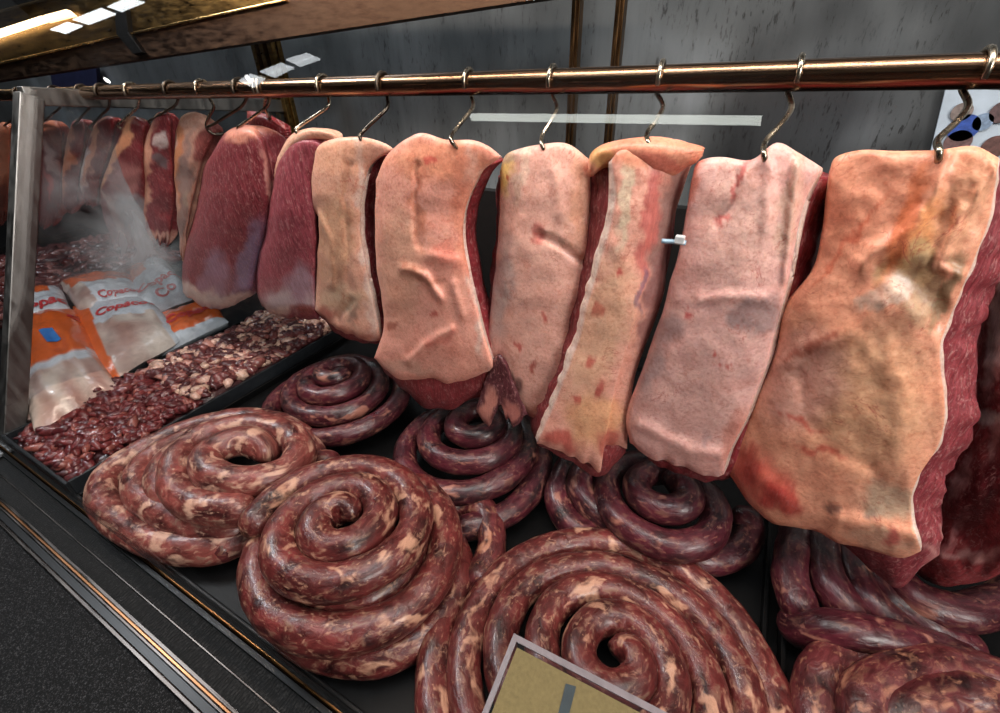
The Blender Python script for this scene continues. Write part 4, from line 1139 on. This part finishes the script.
def hp(x, y, lift=0.0):
    d = ray(x, y); t = ((HA - hn * lift - CAM) @ hn) / (d @ hn); return CAM + d * t


hd = thing('counter_hood', 'slanting brown metal hood over the counter at the upper left', 'hood', hp(200, 20))
def hpart(name, pts, mat, lift=0.0, th=0.012):
    mb = MB(); mb.prism([hp(x, y, lift) for x, y in pts], hn * th); return mb.obj(name, mat, hd, bevel=.001)
hpart('lower_panel', [(-60, 90), (575, -6), (600, -40), (272, 2), (115, 36), (-60, 76)], BROWN)
hpart('upper_panel', [(-60, 76), (115, 36), (272, 2), (600, -40), (-60, -80)], GOLD, 0.0, .010)
hpart('lip_strip', [(-60, 75.5), (115, 35.5), (285, -1.5), (285, 1), (115, 38), (-60, 78.5)], streak_metal('bright_gold_strip', rgb(220, 170, 96), rgb(246, 206, 140), .22, (4, 20, 20)), .006, .006)
hpart('top_channel', [(-60, 26), (60, -6), (52, -30), (-60, -6)], BLACKP, .010, .012)
hpart('bracket', [(114, 8), (125, 8), (128, 32), (142, 52), (133, 54), (116, 34)], BLACKP, .012, .014)
hpart('tube_lamp', [(-60, 48), (41, 15.5), (44, 21), (-60, 55)], emit('warm_tube', (1.0, .72, .40), 5.0), .014, .010)
hpart('tube_lamp', [(43, 15), (66, 9), (73, 15), (46, 22)], emit('warm_tube_dim', (1.0, .66, .32), 3.2), .014, .010)

# ================================================================= SHOP CEILING LAMPS (seen mirrored in the front glass)
GN = np.array([0, 0.893, -0.451]); GP = np.array([0, .104, .006])


def mirror(px, py, Z):
    d = ray(px, py); t = ((GP - CAM) @ GN) / (d @ GN); P = CAM + d * t; q = d - 2 * (d @ GN) * GN
    return P + q * ((Z - P[2]) / q[2])


EM = emit('cool_panel_light', (0.92, 0.97, 1.0), 4.5)
HOUS = plain('lamp_housing', rgb(120, 122, 124), .5)
labs = ['lowest left', 'middle left', 'top left', 'lowest of the second row', 'middle of the second row', 'highest of the second row']
for k, quad in enumerate([[(48, 29), (64, 22), (80, 26), (64, 33)], [(70, 19), (98, 8), (113, 14), (87, 24)], [(105, 6), (123, -2), (142, 2), (120, 11)],
                          [(237, 80), (248, 74), (263, 79), (252, 87)], [(258, 71), (278, 63), (292, 68), (273, 77)], [(284, 59), (304, 53), (318, 59), (299, 66)]]):
    q = [mirror(x, y, 3.0) for x, y in quad]; cen = sum(q) / 4
    t = thing('ceiling_light', 'twin panel ceiling light mirrored in the glass, %s' % labs[k], 'ceiling light', (cen[0], cen[1], 3.0), 'shop ceiling lights')
    mb = MB(); mb.prism([cen + (p - cen) * 1.05 + np.array([0, 0, .02]) for p in q], (0, 0, .09)); mb.obj('housing', HOUS, t)
    for (u0, u1) in ((0, .47), (.53, 1)):
        a = q[0] + (q[3] - q[0]) * u0; b = q[1] + (q[2] - q[1]) * u0; c = q[1] + (q[2] - q[1]) * u1; d = q[0] + (q[3] - q[0]) * u1
        mb = MB(); mb.prism([a, b, c, d], (0, 0, .018)); mb.obj('diffuser', EM, t)
for k, (px, py, lab) in enumerate([(105, 80, 'left'), (247, 78, 'right')]):
    c = mirror(px, py, 3.0); mb = MB()
    rr = .035
    mb.prism([c + np.array([math.cos(a) * rr, math.sin(a) * rr, 0]) for a in np.linspace(0, 6.283, 20, endpoint=False)], (0, 0, .012))
    tag(mb.obj('round_lamp', emit('spot_glow', (1, .98, .95), 12)), '%s small round lamp mirrored as a bright dot in the glass' % lab, 'lamp', 'round shop lamps')
a = mirror(470, 117, 3.0); b = mirror(762, 117, 3.0)
mb = MB(); mb.box(a[0], b[0], a[1] - .02, a[1] + .02, 2.99, 3.03)
tag(mb.obj('batten_lamp', emit('batten_glow', (.95, 1, .92), 7.0)), 'long straight tube lamp mirrored as a thin white streak above the slabs', 'lamp')
